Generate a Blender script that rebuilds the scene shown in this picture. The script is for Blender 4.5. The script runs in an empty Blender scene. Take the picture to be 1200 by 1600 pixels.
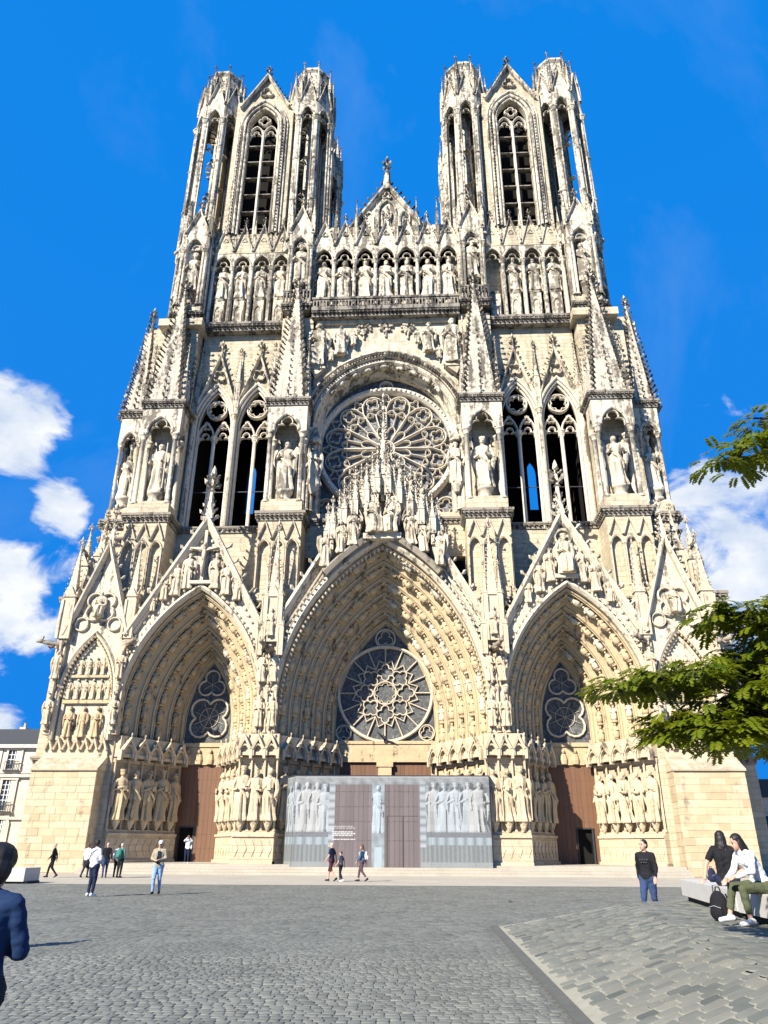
import bpy, bmesh, math, random
from math import sin, cos, pi, radians, sqrt, atan2, hypot
from mathutils import Vector, Matrix
random.seed(7)

# ------------------------------------------------------------------ camera
scene = bpy.context.scene
COL = scene.collection
cam_d = bpy.data.cameras.new("camera")
cam = bpy.data.objects.new("camera", cam_d)
COL.objects.link(cam)
scene.camera = cam
cam_d.sensor_fit = 'HORIZONTAL'
cam_d.sensor_width = 36.0
cam_d.lens = 36.0 * 1150.0 / 1200.0
cam_d.clip_start = 0.1
cam_d.clip_end = 5000.0
CAMX, CAMY, CAMZ = 2.63, -53.0, 1.6
YAW, PITCH, ROLL = radians(2.75), radians(24.5), radians(0.3)
_fw = Vector((-sin(YAW) * cos(PITCH), cos(YAW) * cos(PITCH), sin(PITCH)))
_r0 = Vector((cos(YAW), sin(YAW), 0.0))
_u0 = _r0.cross(_fw)
_rt = _r0 * cos(ROLL) + _u0 * sin(ROLL)
_up = -_r0 * sin(ROLL) + _u0 * cos(ROLL)
_m = Matrix((_rt, _up, -_fw)).transposed().to_4x4()
_m.translation = (CAMX, CAMY, CAMZ)
cam.matrix_world = _m

# ------------------------------------------------------------------ sky, sun, exposure
SUN_AZ = radians(36.0)      # to the left of the facade's normal
SUN_EL = radians(34.0)
sun_dir = Vector((-sin(SUN_AZ) * cos(SUN_EL), -cos(SUN_AZ) * cos(SUN_EL), sin(SUN_EL)))  # towards the sun
world = bpy.data.worlds.new("World")
scene.world = world
world.use_nodes = True
wt = world.node_tree
wt.nodes.clear()
def N(t, typ, **kw):
    n = t.nodes.new(typ)
    for k, v in kw.items():
        setattr(n, k, v)
    return n
def inp(n, **kw):
    for k, v in kw.items():
        n.inputs[k.replace('_', ' ')].default_value = v
    return n
w_out = N(wt, 'ShaderNodeOutputWorld')
w_bg = N(wt, 'ShaderNodeBackground')
w_bg.inputs['Strength'].default_value = 0.15
w_sky = N(wt, 'ShaderNodeTexSky', sky_type='NISHITA')
w_sky.sun_disc = False
w_sky.sun_elevation = SUN_EL
w_sky.sun_rotation = atan2(sun_dir.x, sun_dir.y)
w_sky.altitude = 100.0
w_sky.air_density = 1.0
w_sky.dust_density = 0.3
w_sky.ozone_density = 3.0
w_hs = N(wt, 'ShaderNodeHueSaturation')
w_hs.inputs['Saturation'].default_value = 1.3
w_hs.inputs['Hue'].default_value = 0.495
w_hs.inputs['Value'].default_value = 1.15
wt.links.new(w_sky.outputs[0], w_hs.inputs['Color'])
# clouds: fair-weather cumulus low over the roofs, thin wisps above
w_tc = N(wt, 'ShaderNodeTexCoord')
w_sep = N(wt, 'ShaderNodeSeparateXYZ')
wt.links.new(w_tc.outputs['Generated'], w_sep.inputs[0])
def wmath(op, a, b=None, c=None):
    n = N(wt, 'ShaderNodeMath', operation=op)
    for i, x in enumerate((a, b, c)):
        if x is None:
            continue
        if isinstance(x, (int, float)):
            n.inputs[i].default_value = x
        else:
            wt.links.new(x, n.inputs[i])
    return n.outputs[0]
w_map = N(wt, 'ShaderNodeMapping')
w_map.inputs['Scale'].default_value = (1.0, 1.0, 1.7)
w_map.inputs['Location'].default_value = (0.35, 0.1, 0.0)
wt.links.new(w_tc.outputs['Generated'], w_map.inputs['Vector'])
w_n1 = N(wt, 'ShaderNodeTexNoise')
inp(w_n1, Scale=10.0, Detail=10.0, Roughness=0.56, Distortion=0.4)
wt.links.new(w_map.outputs[0], w_n1.inputs['Vector'])
w_n2 = N(wt, 'ShaderNodeTexNoise')
inp(w_n2, Scale=3.2, Detail=3.0, Roughness=0.5)
wt.links.new(w_map.outputs[0], w_n2.inputs['Vector'])
# where banks of cloud stand (directions), plus a low broken band all round the horizon
def bank(d, r):
    d = Vector(d).normalized()
    dp = N(wt, 'ShaderNodeVectorMath', operation='DOT_PRODUCT')
    wt.links.new(w_tc.outputs['Generated'], dp.inputs[0])
    dp.inputs[1].default_value = d
    return wmath('MULTIPLY_ADD', dp.outputs['Value'], 1.0 / (1 - cos(radians(r))), -cos(radians(r)) / (1 - cos(radians(r))))
def pix(x, y):
    return _fw + _rt * (x - 600) / 1150.0 + _up * (800 - y) / 1150.0
banks = [bank(pix(20, 685), 3.7), bank(pix(-60, 660), 4.5), bank(pix(85, 790), 2.4), bank(pix(35, 930), 4.4), bank(pix(-70, 940), 5.4), bank(pix(1175, 880), 8.6), bank(pix(1260, 850), 10.0), bank(pix(5, 1142), 2.0),
         bank((-0.9, 0.3, 0.22), 9.0), bank((0.9, 0.25, 0.24), 10.0), bank((-0.5, -0.8, 0.2), 9.0), bank((0.7, -0.7, 0.2), 9.0)]
bm_ = banks[0]
for b in banks[1:]:
    bm_ = wmath('MAXIMUM', bm_, b)
bm_ = wmath('MAXIMUM', bm_, -2.2)
cl = wmath('ADD', wmath('MULTIPLY', bm_, 0.5), wmath('MULTIPLY', wmath('SUBTRACT', w_n1.outputs['Fac'], 0.5), 2.1))
mr = N(wt, 'ShaderNodeMapRange', interpolation_type='SMOOTHSTEP')
inp(mr, From_Min=0.06, From_Max=0.42)
wt.links.new(cl, mr.inputs['Value'])
w_n3 = N(wt, 'ShaderNodeTexNoise')       # thin high wisps
inp(w_n3, Scale=2.0, Detail=6.0, Roughness=0.62, Distortion=0.9)
wt.links.new(w_tc.outputs['Generated'], w_n3.inputs['Vector'])
mr3 = N(wt, 'ShaderNodeMapRange')
inp(mr3, From_Min=0.56, From_Max=0.85, To_Max=0.10)
wt.links.new(w_n3.outputs['Fac'], mr3.inputs['Value'])
mask = wmath('MAXIMUM', mr.outputs[0], mr3.outputs[0])
# cloud shade: bright sunlit tops, greyer thick parts
cr = N(wt, 'ShaderNodeValToRGB')
cr.color_ramp.elements[0].position = 0.30
cr.color_ramp.elements[0].color = (2.1, 2.5, 3.2, 1)
cr.color_ramp.elements[1].position = 0.62
cr.color_ramp.elements[1].color = (3.5, 3.6, 3.7, 1)
w_n4 = N(wt, 'ShaderNodeTexNoise')
inp(w_n4, Scale=11.0, Detail=6.0, Roughness=0.6)
wt.links.new(w_map.outputs[0], w_n4.inputs['Vector'])
wt.links.new(w_n4.outputs['Fac'], cr.inputs[0])
w_mix = N(wt, 'ShaderNodeMixRGB')
wt.links.new(mask, w_mix.inputs['Fac'])
# a deep clear-air blue, even down to the roofs
w_tint = N(wt, 'ShaderNodeMixRGB', blend_type='MULTIPLY')
w_tint.inputs['Fac'].default_value = 1.0
w_tint.inputs['Color2'].default_value = (0.14, 1.0, 1.6, 1)
wt.links.new(w_hs.outputs[0], w_tint.inputs['Color1'])
w_cap = N(wt, 'ShaderNodeMixRGB', blend_type='DARKEN')
w_cap.inputs['Fac'].default_value = 1.0
w_cap.inputs['Color2'].default_value = (0.04, 0.86, 2.95, 1)
wt.links.new(w_tint.outputs[0], w_cap.inputs['Color1'])
wt.links.new(w_cap.outputs[0], w_mix.inputs['Color1'])
wt.links.new(cr.outputs[0], w_mix.inputs['Color2'])
wt.links.new(w_mix.outputs[0], w_bg.inputs['Color'])
wt.links.new(w_bg.outputs[0], w_out.inputs['Surface'])

sun_l = bpy.data.lights.new("sun", 'SUN')
sun_l.energy = 5.0
sun_l.angle = radians(0.53)
sun_l.color = (1.0, 0.945, 0.85)
sun = bpy.data.objects.new("sun", sun_l)
COL.objects.link(sun)
sun.rotation_euler = sun_dir.to_track_quat('Z', 'Y').to_euler()
sun.location = (-40, -60, 90)

scene.view_settings.view_transform = 'Standard'
scene.view_settings.look = 'None'
scene.view_settings.exposure = 0.9
scene.view_settings.gamma = 1.0
scene.render.engine = 'CYCLES'
scene.cycles.max_bounces = 5
scene.cycles.diffuse_bounces = 1
scene.cycles.use_denoising = True

# ------------------------------------------------------------------ materials
def new_mat(name):
    m = bpy.data.materials.new(name)
    m.use_nodes = True
    t = m.node_tree
    t.nodes.clear()
    o = N(t, 'ShaderNodeOutputMaterial')
    p = N(t, 'ShaderNodeBsdfPrincipled')
    t.links.new(p.outputs[0], o.inputs['Surface'])
    return m, t, p
def mx(t, fac, c1, c2, mode='MIX'):
    n = N(t, 'ShaderNodeMixRGB', blend_type=mode)
    for i, x in (('Fac', fac), ('Color1', c1), ('Color2', c2)):
        if isinstance(x, (int, float)):
            n.inputs[i].default_value = x
        elif isinstance(x, tuple):
            n.inputs[i].default_value = (*x, 1.0)
        else:
            t.links.new(x, n.inputs[i])
    return n.outputs[0]
def mth(t, op, a, b=0.0, clamp=False):
    n = N(t, 'ShaderNodeMath', operation=op, use_clamp=clamp)
    for i, x in enumerate((a, b)):
        if isinstance(x, (int, float)):
            n.inputs[i].default_value = x
        else:
            t.links.new(x, n.inputs[i])
    return n.outputs[0]
def rng(t, v, a, b, c=0.0, d=1.0):
    n = N(t, 'ShaderNodeMapRange')
    inp(n, From_Min=a, From_Max=b, To_Min=c, To_Max=d)
    t.links.new(v, n.inputs['Value'])
    return n.outputs[0]
def noise(t, vec, scale, detail=4.0, rough=0.55, dist=0.0):
    n = N(t, 'ShaderNodeTexNoise')
    inp(n, Scale=scale, Detail=detail, Roughness=rough, Distortion=dist)
    if vec is not None:
        t.links.new(vec, n.inputs['Vector'])
    return n.outputs['Fac']
def mapping(t, vec, scale):
    n = N(t, 'ShaderNodeMapping')
    n.inputs['Scale'].default_value = scale
    t.links.new(vec, n.inputs['Vector'])
    return n.outputs[0]
def bump(t, p, h, strength, dist=0.02):
    b = N(t, 'ShaderNodeBump')
    inp(b, Strength=strength, Distance=dist)
    t.links.new(h, b.inputs['Height'])
    t.links.new(b.outputs[0], p.inputs['Normal'])

def stone_mat(name, low, high, soot=0.5, courses=False, z0=6.0, z1=34.0, objvar=0.0, carve=0.35, sootcol=(0.075, 0.063, 0.05)):
    """limestone: warmer low down, paler restored stone above; streaks and crusts of grime with a shape of their own"""
    m, t, p = new_mat(name)
    g = N(t, 'ShaderNodeNewGeometry')
    pos = g.outputs['Position']
    s = N(t, 'ShaderNodeSeparateXYZ')
    t.links.new(pos, s.inputs[0])
    big = noise(t, pos, 0.22, 4.0, 0.6)
    hf = mth(t, 'ADD', rng(t, s.outputs['Z'], z0, z1), mth(t, 'MULTIPLY', mth(t, 'SUBTRACT', big, 0.5), 1.1), True)
    c = mx(t, hf, low, high)
    mid = noise(t, pos, 1.3, 5.0, 0.6)
    c = mx(t, rng(t, mid, 0.35, 0.7, 0.0, 0.42), c, tuple(x * 0.72 for x in low))
    # per-block tone
    cv = N(t, 'ShaderNodeCombineXYZ')
    t.links.new(mth(t, 'ADD', s.outputs['X'], s.outputs['Y']), cv.inputs[0])
    t.links.new(s.outputs['Z'], cv.inputs[1])
    br = N(t, 'ShaderNodeTexBrick')
    inp(br, Scale=1.0, Mortar_Size=0.012, Brick_Width=0.95, Row_Height=0.42, Bias=0.0)
    br.inputs['Color1'].default_value = (0.78, 0.78, 0.78, 1)
    br.inputs['Color2'].default_value = (1.12, 1.1, 1.06, 1)
    br.inputs['Mortar'].default_value = (0.62, 0.6, 0.56, 1)
    t.links.new(cv.outputs[0], br.inputs['Vector'])
    c = mx(t, 0.75 if courses else 0.28, c, br.outputs['Color'], 'MULTIPLY')
    if objvar:
        oi = N(t, 'ShaderNodeObjectInfo')
        rv = N(t, 'ShaderNodeValToRGB')
        rv.color_ramp.elements[0].color = (0.74, 0.62, 0.47, 1)
        rv.color_ramp.elements[1].color = (1.12, 1.12, 1.12, 1)
        e = rv.color_ramp.elements.new(0.5)
        e.color = (1.0, 0.95, 0.86, 1)
        t.links.new(oi.outputs['Random'], rv.inputs[0])
        c = mx(t, objvar, c, rv.outputs[0], 'MULTIPLY')
    # streaks running down and sooty crusts
    st = noise(t, mapping(t, pos, (1.6, 1.6, 0.16)), 1.0, 5.0, 0.62)
    cr_ = noise(t, pos, 2.6, 5.0, 0.65)
    nz = N(t, 'ShaderNodeSeparateXYZ')
    t.links.new(g.outputs['Normal'], nz.inputs[0])
    d = mth(t, 'ADD', mth(t, 'MULTIPLY', st, 0.75), mth(t, 'MULTIPLY', cr_, 0.45))
    d = mth(t, 'ADD', d, mth(t, 'MULTIPLY', rng(t, nz.outputs['Z'], 0.25, 1.0), 0.16))
    d = mth(t, 'ADD', d, rng(t, s.outputs['Z'], 3.0, 45.0, -0.085, 0.03))
    c = mx(t, rng(t, d, 0.61, 0.69, 0.0, soot), c, sootcol)
    fine = noise(t, pos, 14.0, 4.0, 0.7)
    c = mx(t, 0.5, c, mx(t, fine, (0.72, 0.72, 0.72), (1.25, 1.25, 1.25)), 'MULTIPLY')
    t.links.new(c, p.inputs['Base Color'])
    p.inputs['Roughness'].default_value = 0.92
    p.inputs['Specular IOR Level'].default_value = 0.15
    h = mth(t, 'ADD', mth(t, 'MULTIPLY', fine, 0.35), mth(t, 'MULTIPLY', noise(t, pos, 3.4, 4.0, 0.65), carve * 2.2))
    if courses:
        h = mth(t, 'ADD', h, mth(t, 'MULTIPLY', br.outputs['Fac'], -0.7))
    bump(t, p, h, 0.75, 0.06)
    return m

def simple_mat(name, col, rough=0.7, spec=0.3, nscale=None, var=0.25, bstr=0.0, metal=0.0, stretch=(1, 1, 1)):
    m, t, p = new_mat(name)
    p.inputs['Roughness'].default_value = rough
    p.inputs['Specular IOR Level'].default_value = spec
    p.inputs['Metallic'].default_value = metal
    if nscale:
        tc = N(t, 'ShaderNodeTexCoord')
        v = mapping(t, tc.outputs['Object'], stretch)
        n = noise(t, v, nscale, 5.0, 0.6)
        c = mx(t, n, tuple(x * (1 - var) for x in col), tuple(min(1, x * (1 + var)) for x in col))
        t.links.new(c, p.inputs['Base Color'])
        if bstr:
            bump(t, p, n, bstr, 0.01)
    else:
        p.inputs['Base Color'].default_value = (*col, 1)
    return m

M = {}
LOW, HIGH = (0.62, 0.50, 0.335), (0.65, 0.575, 0.44)
M['stone'] = stone_mat('limestone_carved', LOW, HIGH, 0.8)
M['wall'] = stone_mat('limestone_ashlar', LOW, (0.66, 0.57, 0.40), 0.28, courses=True)
M['white'] = stone_mat('limestone_restored', (0.66, 0.56, 0.40), (0.68, 0.61, 0.475), 0.8)
M['statue'] = stone_mat('limestone_statue', (0.65, 0.51, 0.33), (0.70, 0.625, 0.48), 0.75, carve=0.5)
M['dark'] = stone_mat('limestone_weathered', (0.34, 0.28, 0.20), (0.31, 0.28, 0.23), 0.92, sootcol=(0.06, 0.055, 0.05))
M['gold'] = stone_mat('limestone_bounce_gold', (0.575, 0.44, 0.26), (0.59, 0.475, 0.305), 0.78, z0=10, z1=30)  # golden brown of light bounced into the portals, put into the stone colour
M['block'] = stone_mat('limestone_block', (0.60, 0.475, 0.315), (0.64, 0.57, 0.44), 0.5, objvar=0.45, carve=0.12)
M['clean'] = stone_mat('limestone_clean', (0.66, 0.54, 0.36), (0.68, 0.595, 0.435), 0.32, carve=0.2)
M['tracery'] = stone_mat('limestone_tracery', (0.70, 0.59, 0.42), (0.74, 0.67, 0.54), 0.12, carve=0.1)
M['spire'] = stone_mat('limestone_spire', (0.58, 0.51, 0.39), (0.57, 0.505, 0.395), 0.85)
M['crust'] = stone_mat('limestone_black_crust', (0.30, 0.25, 0.18), (0.15, 0.135, 0.11), 0.8, sootcol=(0.04, 0.037, 0.033))
M['lead'] = simple_mat('lead_sheet', (0.16, 0.165, 0.17), 0.55, 0.4, 3.0)
M['iron'] = simple_mat('iron', (0.04, 0.04, 0.042), 0.6, 0.4)
M['interior'] = simple_mat('interior_shade_black', (0.016, 0.014, 0.012), 0.95, 0.1, 2.0)  # near-black colour stands for the shade inside; the masonry itself is paler

def glass_mat(name, c1, c2, scale, rough=0.32):
    m, t, p = new_mat(name)
    g = N(t, 'ShaderNodeNewGeometry')
    v = mapping(t, g.outputs['Position'], (1, 0.0, 1))
    vo = N(t, 'ShaderNodeTexVoronoi', feature='DISTANCE_TO_EDGE')
    vo.inputs['Scale'].default_value = scale
    t.links.new(v, vo.inputs['Vector'])
    vc = N(t, 'ShaderNodeTexVoronoi')
    vc.inputs['Scale'].default_value = scale
    t.links.new(v, vc.inputs['Vector'])
    se = N(t, 'ShaderNodeSeparateXYZ')
    t.links.new(vc.outputs['Color'], se.inputs[0])
    c = mx(t, se.outputs[0], c1, c2)
    c = mx(t, rng(t, vo.outputs['Distance'], 0.02, 0.05), (0.03, 0.03, 0.032), c)
    n = noise(t, v, 0.8, 3.0)
    c = mx(t, rng(t, n, 0.3, 0.7, 0.0, 0.5), c, tuple(x * 0.55 for x in c1))
    t.links.new(c, p.inputs['Base Color'])
    p.inputs['Roughness'].default_value = rough
    p.inputs['Specular IOR Level'].default_value = 0.25
    bump(t, p, vo.outputs['Distance'], 0.25, 0.02)
    return m
M['glass'] = glass_mat('leaded_glass', (0.17, 0.17, 0.168), (0.36, 0.36, 0.355), 4.0, 0.6)
M['glass_dark'] = glass_mat('leaded_glass_low', (0.09, 0.093, 0.088), (0.20, 0.202, 0.192), 5.0, 0.6)
# ------------------------------------------------------------------ mesh kit
class MB:
    def __init__(self):
        self.v = []
        self.f = []
        self.ck = []
    def mark(self):
        return len(self.v)
    def apply(self, start, fn):
        for i in range(start, len(self.v)):
            self.v[i] = fn(self.v[i])
    def add(self, vs, fs):
        o = len(self.v)
        self.v.extend(vs)
        self.f.extend([tuple(i + o for i in f) for f in fs])
    def box(self, x0, x1, y0, y1, z0, z1):
        self.add([(x0, y0, z0), (x1, y0, z0), (x1, y1, z0), (x0, y1, z0), (x0, y0, z1), (x1, y0, z1), (x1, y1, z1), (x0, y1, z1)],
                 [(0, 1, 5, 4), (1, 2, 6, 5), (2, 3, 7, 6), (3, 0, 4, 7), (4, 5, 6, 7), (3, 2, 1, 0)])
    def frustum(self, cx, cy, z0, z1, hx0, hy0, hx1, hy1):
        v = []
        for z, hx, hy in ((z0, hx0, hy0), (z1, hx1, hy1)):
            v += [(cx - hx, cy - hy, z), (cx + hx, cy - hy, z), (cx + hx, cy + hy, z), (cx - hx, cy + hy, z)]
        self.add(v, [(0, 1, 5, 4), (1, 2, 6, 5), (2, 3, 7, 6), (3, 0, 4, 7), (4, 5, 6, 7), (3, 2, 1, 0)])
    def prism(self, poly, y0, y1):
        n = len(poly)
        v = [(x, y0, z) for x, z in poly] + [(x, y1, z) for x, z in poly]
        f = [tuple(range(n)), tuple(range(2 * n - 1, n - 1, -1))]
        for i in range(n):
            j = (i + 1) % n
            f.append((j, i, i + n, j + n))
        self.add(v, f)
    def plan(self, poly, z0, z1):
        n = len(poly)
        v = [(x, y, z0) for x, y in poly] + [(x, y, z1) for x, y in poly]
        f = [tuple(range(n - 1, -1, -1)), tuple(range(n, 2 * n))]
        for i in range(n):
            j = (i + 1) % n
            f.append((i, j, j + n, i + n))
        self.add(v, f)
    def sweep(self, path, sec, closed=False, capped=True):
        n = len(path)
        m = len(sec)
        vs = []
        for i in range(n):
            x, z = path[i]
            if closed:
                a, b = path[i - 1], path[(i + 1) % n]
            else:
                a, b = path[max(i - 1, 0)], path[min(i + 1, n - 1)]
            t0 = (x - a[0], z - a[1])
            t1 = (b[0] - x, b[1] - z)
            l0, l1 = hypot(*t0), hypot(*t1)
            t0 = (t0[0] / l0, t0[1] / l0) if l0 > 1e-9 else None
            t1 = (t1[0] / l1, t1[1] / l1) if l1 > 1e-9 else None
            t0 = t0 or t1
            t1 = t1 or t0
            tx, tz = t0[0] + t1[0], t0[1] + t1[1]
            l = hypot(tx, tz)
            if l < 1e-6:
                tx, tz, l = t1[0], t1[1], 1.0
            tx, tz = tx / l, tz / l
            k = 1.0 / max(0.45, tx * t1[0] + tz * t1[1])
            for nn, y in sec:
                vs.append((x - tz * nn * k, y, z + tx * nn * k))
        fs = []
        for i in range(n if closed else n - 1):
            j = (i + 1) % n
            for s in range(m - 1):
                fs.append((i * m + s, j * m + s, j * m + s + 1, i * m + s + 1))
        if capped and not closed:
            fs.append(tuple(range(m)))
            fs.append(tuple(range((n - 1) * m + m - 1, (n - 1) * m - 1, -1)))
        self.add(vs, fs)
    def bar(self, path, w, y0, y1, closed=False):
        ym = y0 + 0.42 * (y1 - y0)
        self.sweep(path, [(-w / 2, y1), (-w / 2, ym), (-w * 0.2, y0), (w * 0.2, y0), (w / 2, ym), (w / 2, y1)], closed)
    def tube(self, pts, rad, n=6, cap=True):
        pts = [Vector(p) for p in pts]
        if not isinstance(rad, (list, tuple)):
            rad = [rad] * len(pts)
        vs = []
        ref = Vector((0.31, 0.87, 0.2)).normalized()
        for i, p in enumerate(pts):
            t = (pts[min(i + 1, len(pts) - 1)] - pts[max(i - 1, 0)]).normalized()
            a = t.cross(ref)
            if a.length < 0.05:
                a = t.cross(Vector((1, 0, 0)))
            a.normalize()
            b = t.cross(a)
            for k in range(n):
                w = 2 * pi * k / n
                q = p + (a * cos(w) + b * sin(w)) * rad[i]
                vs.append((q.x, q.y, q.z))
        fs = []
        for i in range(len(pts) - 1):
            for k in range(n):
                k2 = (k + 1) % n
                fs.append((i * n + k, i * n + k2, (i + 1) * n + k2, (i + 1) * n + k))
        if cap:
            fs.append(tuple(range(n - 1, -1, -1)))
            e = (len(pts) - 1) * n
            fs.append(tuple(range(e, e + n)))
        self.add(vs, fs)
    def lathe(self, cx, cy, prof, n=8, sx=1.0, sy=1.0, rot=0.0):
        vs = []
        for r, z in prof:
            for k in range(n):
                w = 2 * pi * k / n + rot
                vs.append((cx + r * cos(w) * sx, cy + r * sin(w) * sy, z))
        fs = []
        for i in range(len(prof) - 1):
            for k in range(n):
                k2 = (k + 1) % n
                fs.append((i * n + k, i * n + k2, (i + 1) * n + k2, (i + 1) * n + k))
        fs.append(tuple(range(n - 1, -1, -1)))
        e = (len(prof) - 1) * n
        fs.append(tuple(range(e, e + n)))
        self.add(vs, fs)
    def blob(self, c, r, n=6, m=4):
        """a small ellipsoid; r = (rx, ry, rz)"""
        vs = [(c[0], c[1], c[2] - r[2])]
        for i in range(1, m):
            a = -pi / 2 + pi * i / m
            for k in range(n):
                w = 2 * pi * k / n
                vs.append((c[0] + r[0] * cos(a) * cos(w), c[1] + r[1] * cos(a) * sin(w), c[2] + r[2] * sin(a)))
        vs.append((c[0], c[1], c[2] + r[2]))
        fs = []
        for k in range(n):
            fs.append((0, 1 + (k + 1) % n, 1 + k))
        for i in range(m - 2):
            for k in range(n):
                k2 = (k + 1) % n
                fs.append((1 + i * n + k, 1 + i * n + k2, 1 + (i + 1) * n + k2, 1 + (i + 1) * n + k))
        e = len(vs) - 1
        b = 1 + (m - 2) * n
        for k in range(n):
            fs.append((b + k, b + (k + 1) % n, e))
        self.add(vs, fs)
    def crocket(self, p, d, s):
        """a curled leaf knob growing from p in direction d"""
        d = Vector(d).normalized()
        up = Vector((0, 0, 1))
        a = d.cross(up)
        a = a.normalized() if a.length > 0.05 else Vector((1, 0, 0))
        b = a.cross(d).normalized()
        p = Vector(p)
        vs = []
        for q, w in ((0.0, 0.20), (0.55, 0.22), (0.9, 0.42)):
            o = p + d * (q * s) + up * (0.25 * q * q * s)
            for dx, dy in ((1, 0), (0, 1), (-1, 0), (0, -1)):
                vs.append(tuple(o + a * (dx * w * s) + b * (dy * w * s)))
        vs.append(tuple(p + d * (1.25 * s) + up * (0.5 * s)))
        fs = []
        for i in range(2):
            for k in range(4):
                k2 = (k + 1) % 4
                fs.append((i * 4 + k, i * 4 + k2, i * 4 + 4 + k2, i * 4 + 4 + k))
        for k in range(4):
            fs.append((8 + k, 8 + (k + 1) % 4, 12))
        if random.random() < .8:
            self.ck.append((len(self.f), len(fs)))
        self.add(vs, fs)
    def finial(self, x, y, z, s):
        self.lathe(x, y, [(0.14 * s, z), (0.10 * s, z + 0.5 * s), (0.2 * s, z + 0.55 * s), (0.11 * s, z + 0.62 * s), (0.09 * s, z + 1.5 * s), (0.17 * s, z + 1.6 * s), (0.12 * s, z + 1.9 * s), (0.02 * s, z + 2.15 * s)], 6)
        for zz, q in ((0.8, 0.42), (1.3, 0.3)):
            for k in range(4):
                w = pi / 4 + k * pi / 2 if zz < 1 else k * pi / 2
                self.crocket((x + 0.06 * s * cos(w), y + 0.06 * s * sin(w), z + zz * s), (cos(w), sin(w), 0.35), q * s)
    def slope_crockets(self, p0, p1, y, step, s, out):
        d = hypot(p1[0] - p0[0], p1[1] - p0[1])
        n = max(1, int(d / step))
        for i in range(n):
            q = (i + 0.6) / n
            self.crocket((p0[0] + (p1[0] - p0[0]) * q, y, p0[1] + (p1[1] - p0[1]) * q), (out[0], random.uniform(-.15, .15), out[1]), s * random.uniform(.85, 1.12))
    def gable(self, cx, hw, z0, z1, y0, y1, w=0.3, crk=0.0, cstep=0.6, fin=0.0, panel=None):
        """two raking copings, optional recessed panel, crockets and finial; front at y0"""
        path = [(cx - hw, z0), (cx, z1), (cx + hw, z0)]
        self.sweep(path, [(-w, y1), (-w, y0 + 0.3 * (y1 - y0)), (-w * .5, y0 + 0.02), (-w * .1, y0), (0, y0 + 0.15 * (y1 - y0)), (0, y1)])
        if panel is not None:
            self.prism([(cx - hw + w * .4, z0), (cx, z1 - w), (cx + hw - w * .4, z0)], panel, y1 + 0.004)
        if crk:
            l = hypot(hw, z1 - z0)
            nx, nz = (z1 - z0) / l, hw / l
            ym = (y0 + y1) / 2
            self.slope_crockets((cx - hw, z0), (cx, z1), ym, cstep, crk, (-nx, nz))
            self.slope_crockets((cx + hw, z0), (cx, z1), ym, cstep, crk, (nx, nz))
        if fin:
            self.finial(cx, (y0 + y1) / 2, z1 - 0.1, fin)
    def spire(self, cx, cy, z0, z1, h, crk=0.25, step=0.6, fin=0.0, n=4, rot=pi / 4, top=0.06):
        r = h * (sqrt(2) if n == 4 else 1.0)
        self.lathe(cx, cy, [(r, z0), (r * top, z1)], n, rot=rot)
        if crk:
            k_ = max(2, int((z1 - z0) / step))
            for k in range(n):
                w = 2 * pi * k / n + rot
                for i in range(k_):
                    q = (i + 0.4) / k_
                    rr = r * (1 - q) + r * top * q
                    self.crocket((cx + rr * cos(w) * .97, cy + rr * sin(w) * .97, z0 + (z1 - z0) * q), (cos(w), sin(w), 0.3), crk * (1 - 0.35 * q) * random.uniform(.85, 1.15))
        if fin:
            self.finial(cx, cy, z1 - 0.15, fin)
    def pinnacle(self, cx, cy, z0, w, hs, hp, crk=0.16, fin=0.5):
        h = w / 2
        self.box(cx - h, cx + h, cy - h, cy + h, z0, z0 + hs)
        for sx in (-1, 1):
            for sy in (-1, 1):
                self.box(cx + sx * h - .12 * w, cx + sx * h + .12 * w, cy + sy * h - .12 * w, cy + sy * h + .12 * w, z0 - .02, z0 + hs * .93)
        for k in range(4):
            s0 = self.mark()
            self.prism([(-h * 1.15, z0 + hs), (0, z0 + hs + w * 1.1), (h * 1.15, z0 + hs)], -h * 1.2, -h * .9)
            self.prism([(-h * .55, z0 + hs * .2), (-h * .55, z0 + hs * .72), (0, z0 + hs * .9), (h * .55, z0 + hs * .72), (h * .55, z0 + hs * .2)], -h * 1.06, -h * .9)
            a = k * pi / 2
            self.apply(s0, lambda p: (cx + p[0] * cos(a) - p[1] * sin(a), cy + p[0] * sin(a) + p[1] * cos(a), p[2]))
        self.spire(cx, cy, z0 + hs, z0 + hs + hp, h * .86, crk, max(.35, crk * 2.6), fin)
    def column(self, cx, cy, z0, z1, r, n=8, cap=True):
        b = r * 1.0
        if cap:
            pr = [(r * 1.7, z0), (r * 1.7, z0 + b * .7), (r * 1.25, z0 + b * 1.0), (r * 1.35, z0 + b * 1.3), (r, z0 + b * 1.6), (r, z1 - b * 3.0), (r * 1.25, z1 - b * 2.9), (r * 1.1, z1 - b * 2.6), (r * 1.75, z1 - b * .9), (r * 2.0, z1 - b * .7), (r * 2.0, z1)]
        else:
            pr = [(r, z0), (r, z1)]
        self.lathe(cx, cy, pr, n)
    def modillions(self, x0, x1, y, z, step, s):
        n = max(1, int((x1 - x0) / step))
        for i in range(n):
            x = x0 + (i + .5) * (x1 - x0) / n
            self.box(x - s * .5, x + s * .5, y - s * .8, y + .05, z, z + s)
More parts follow.
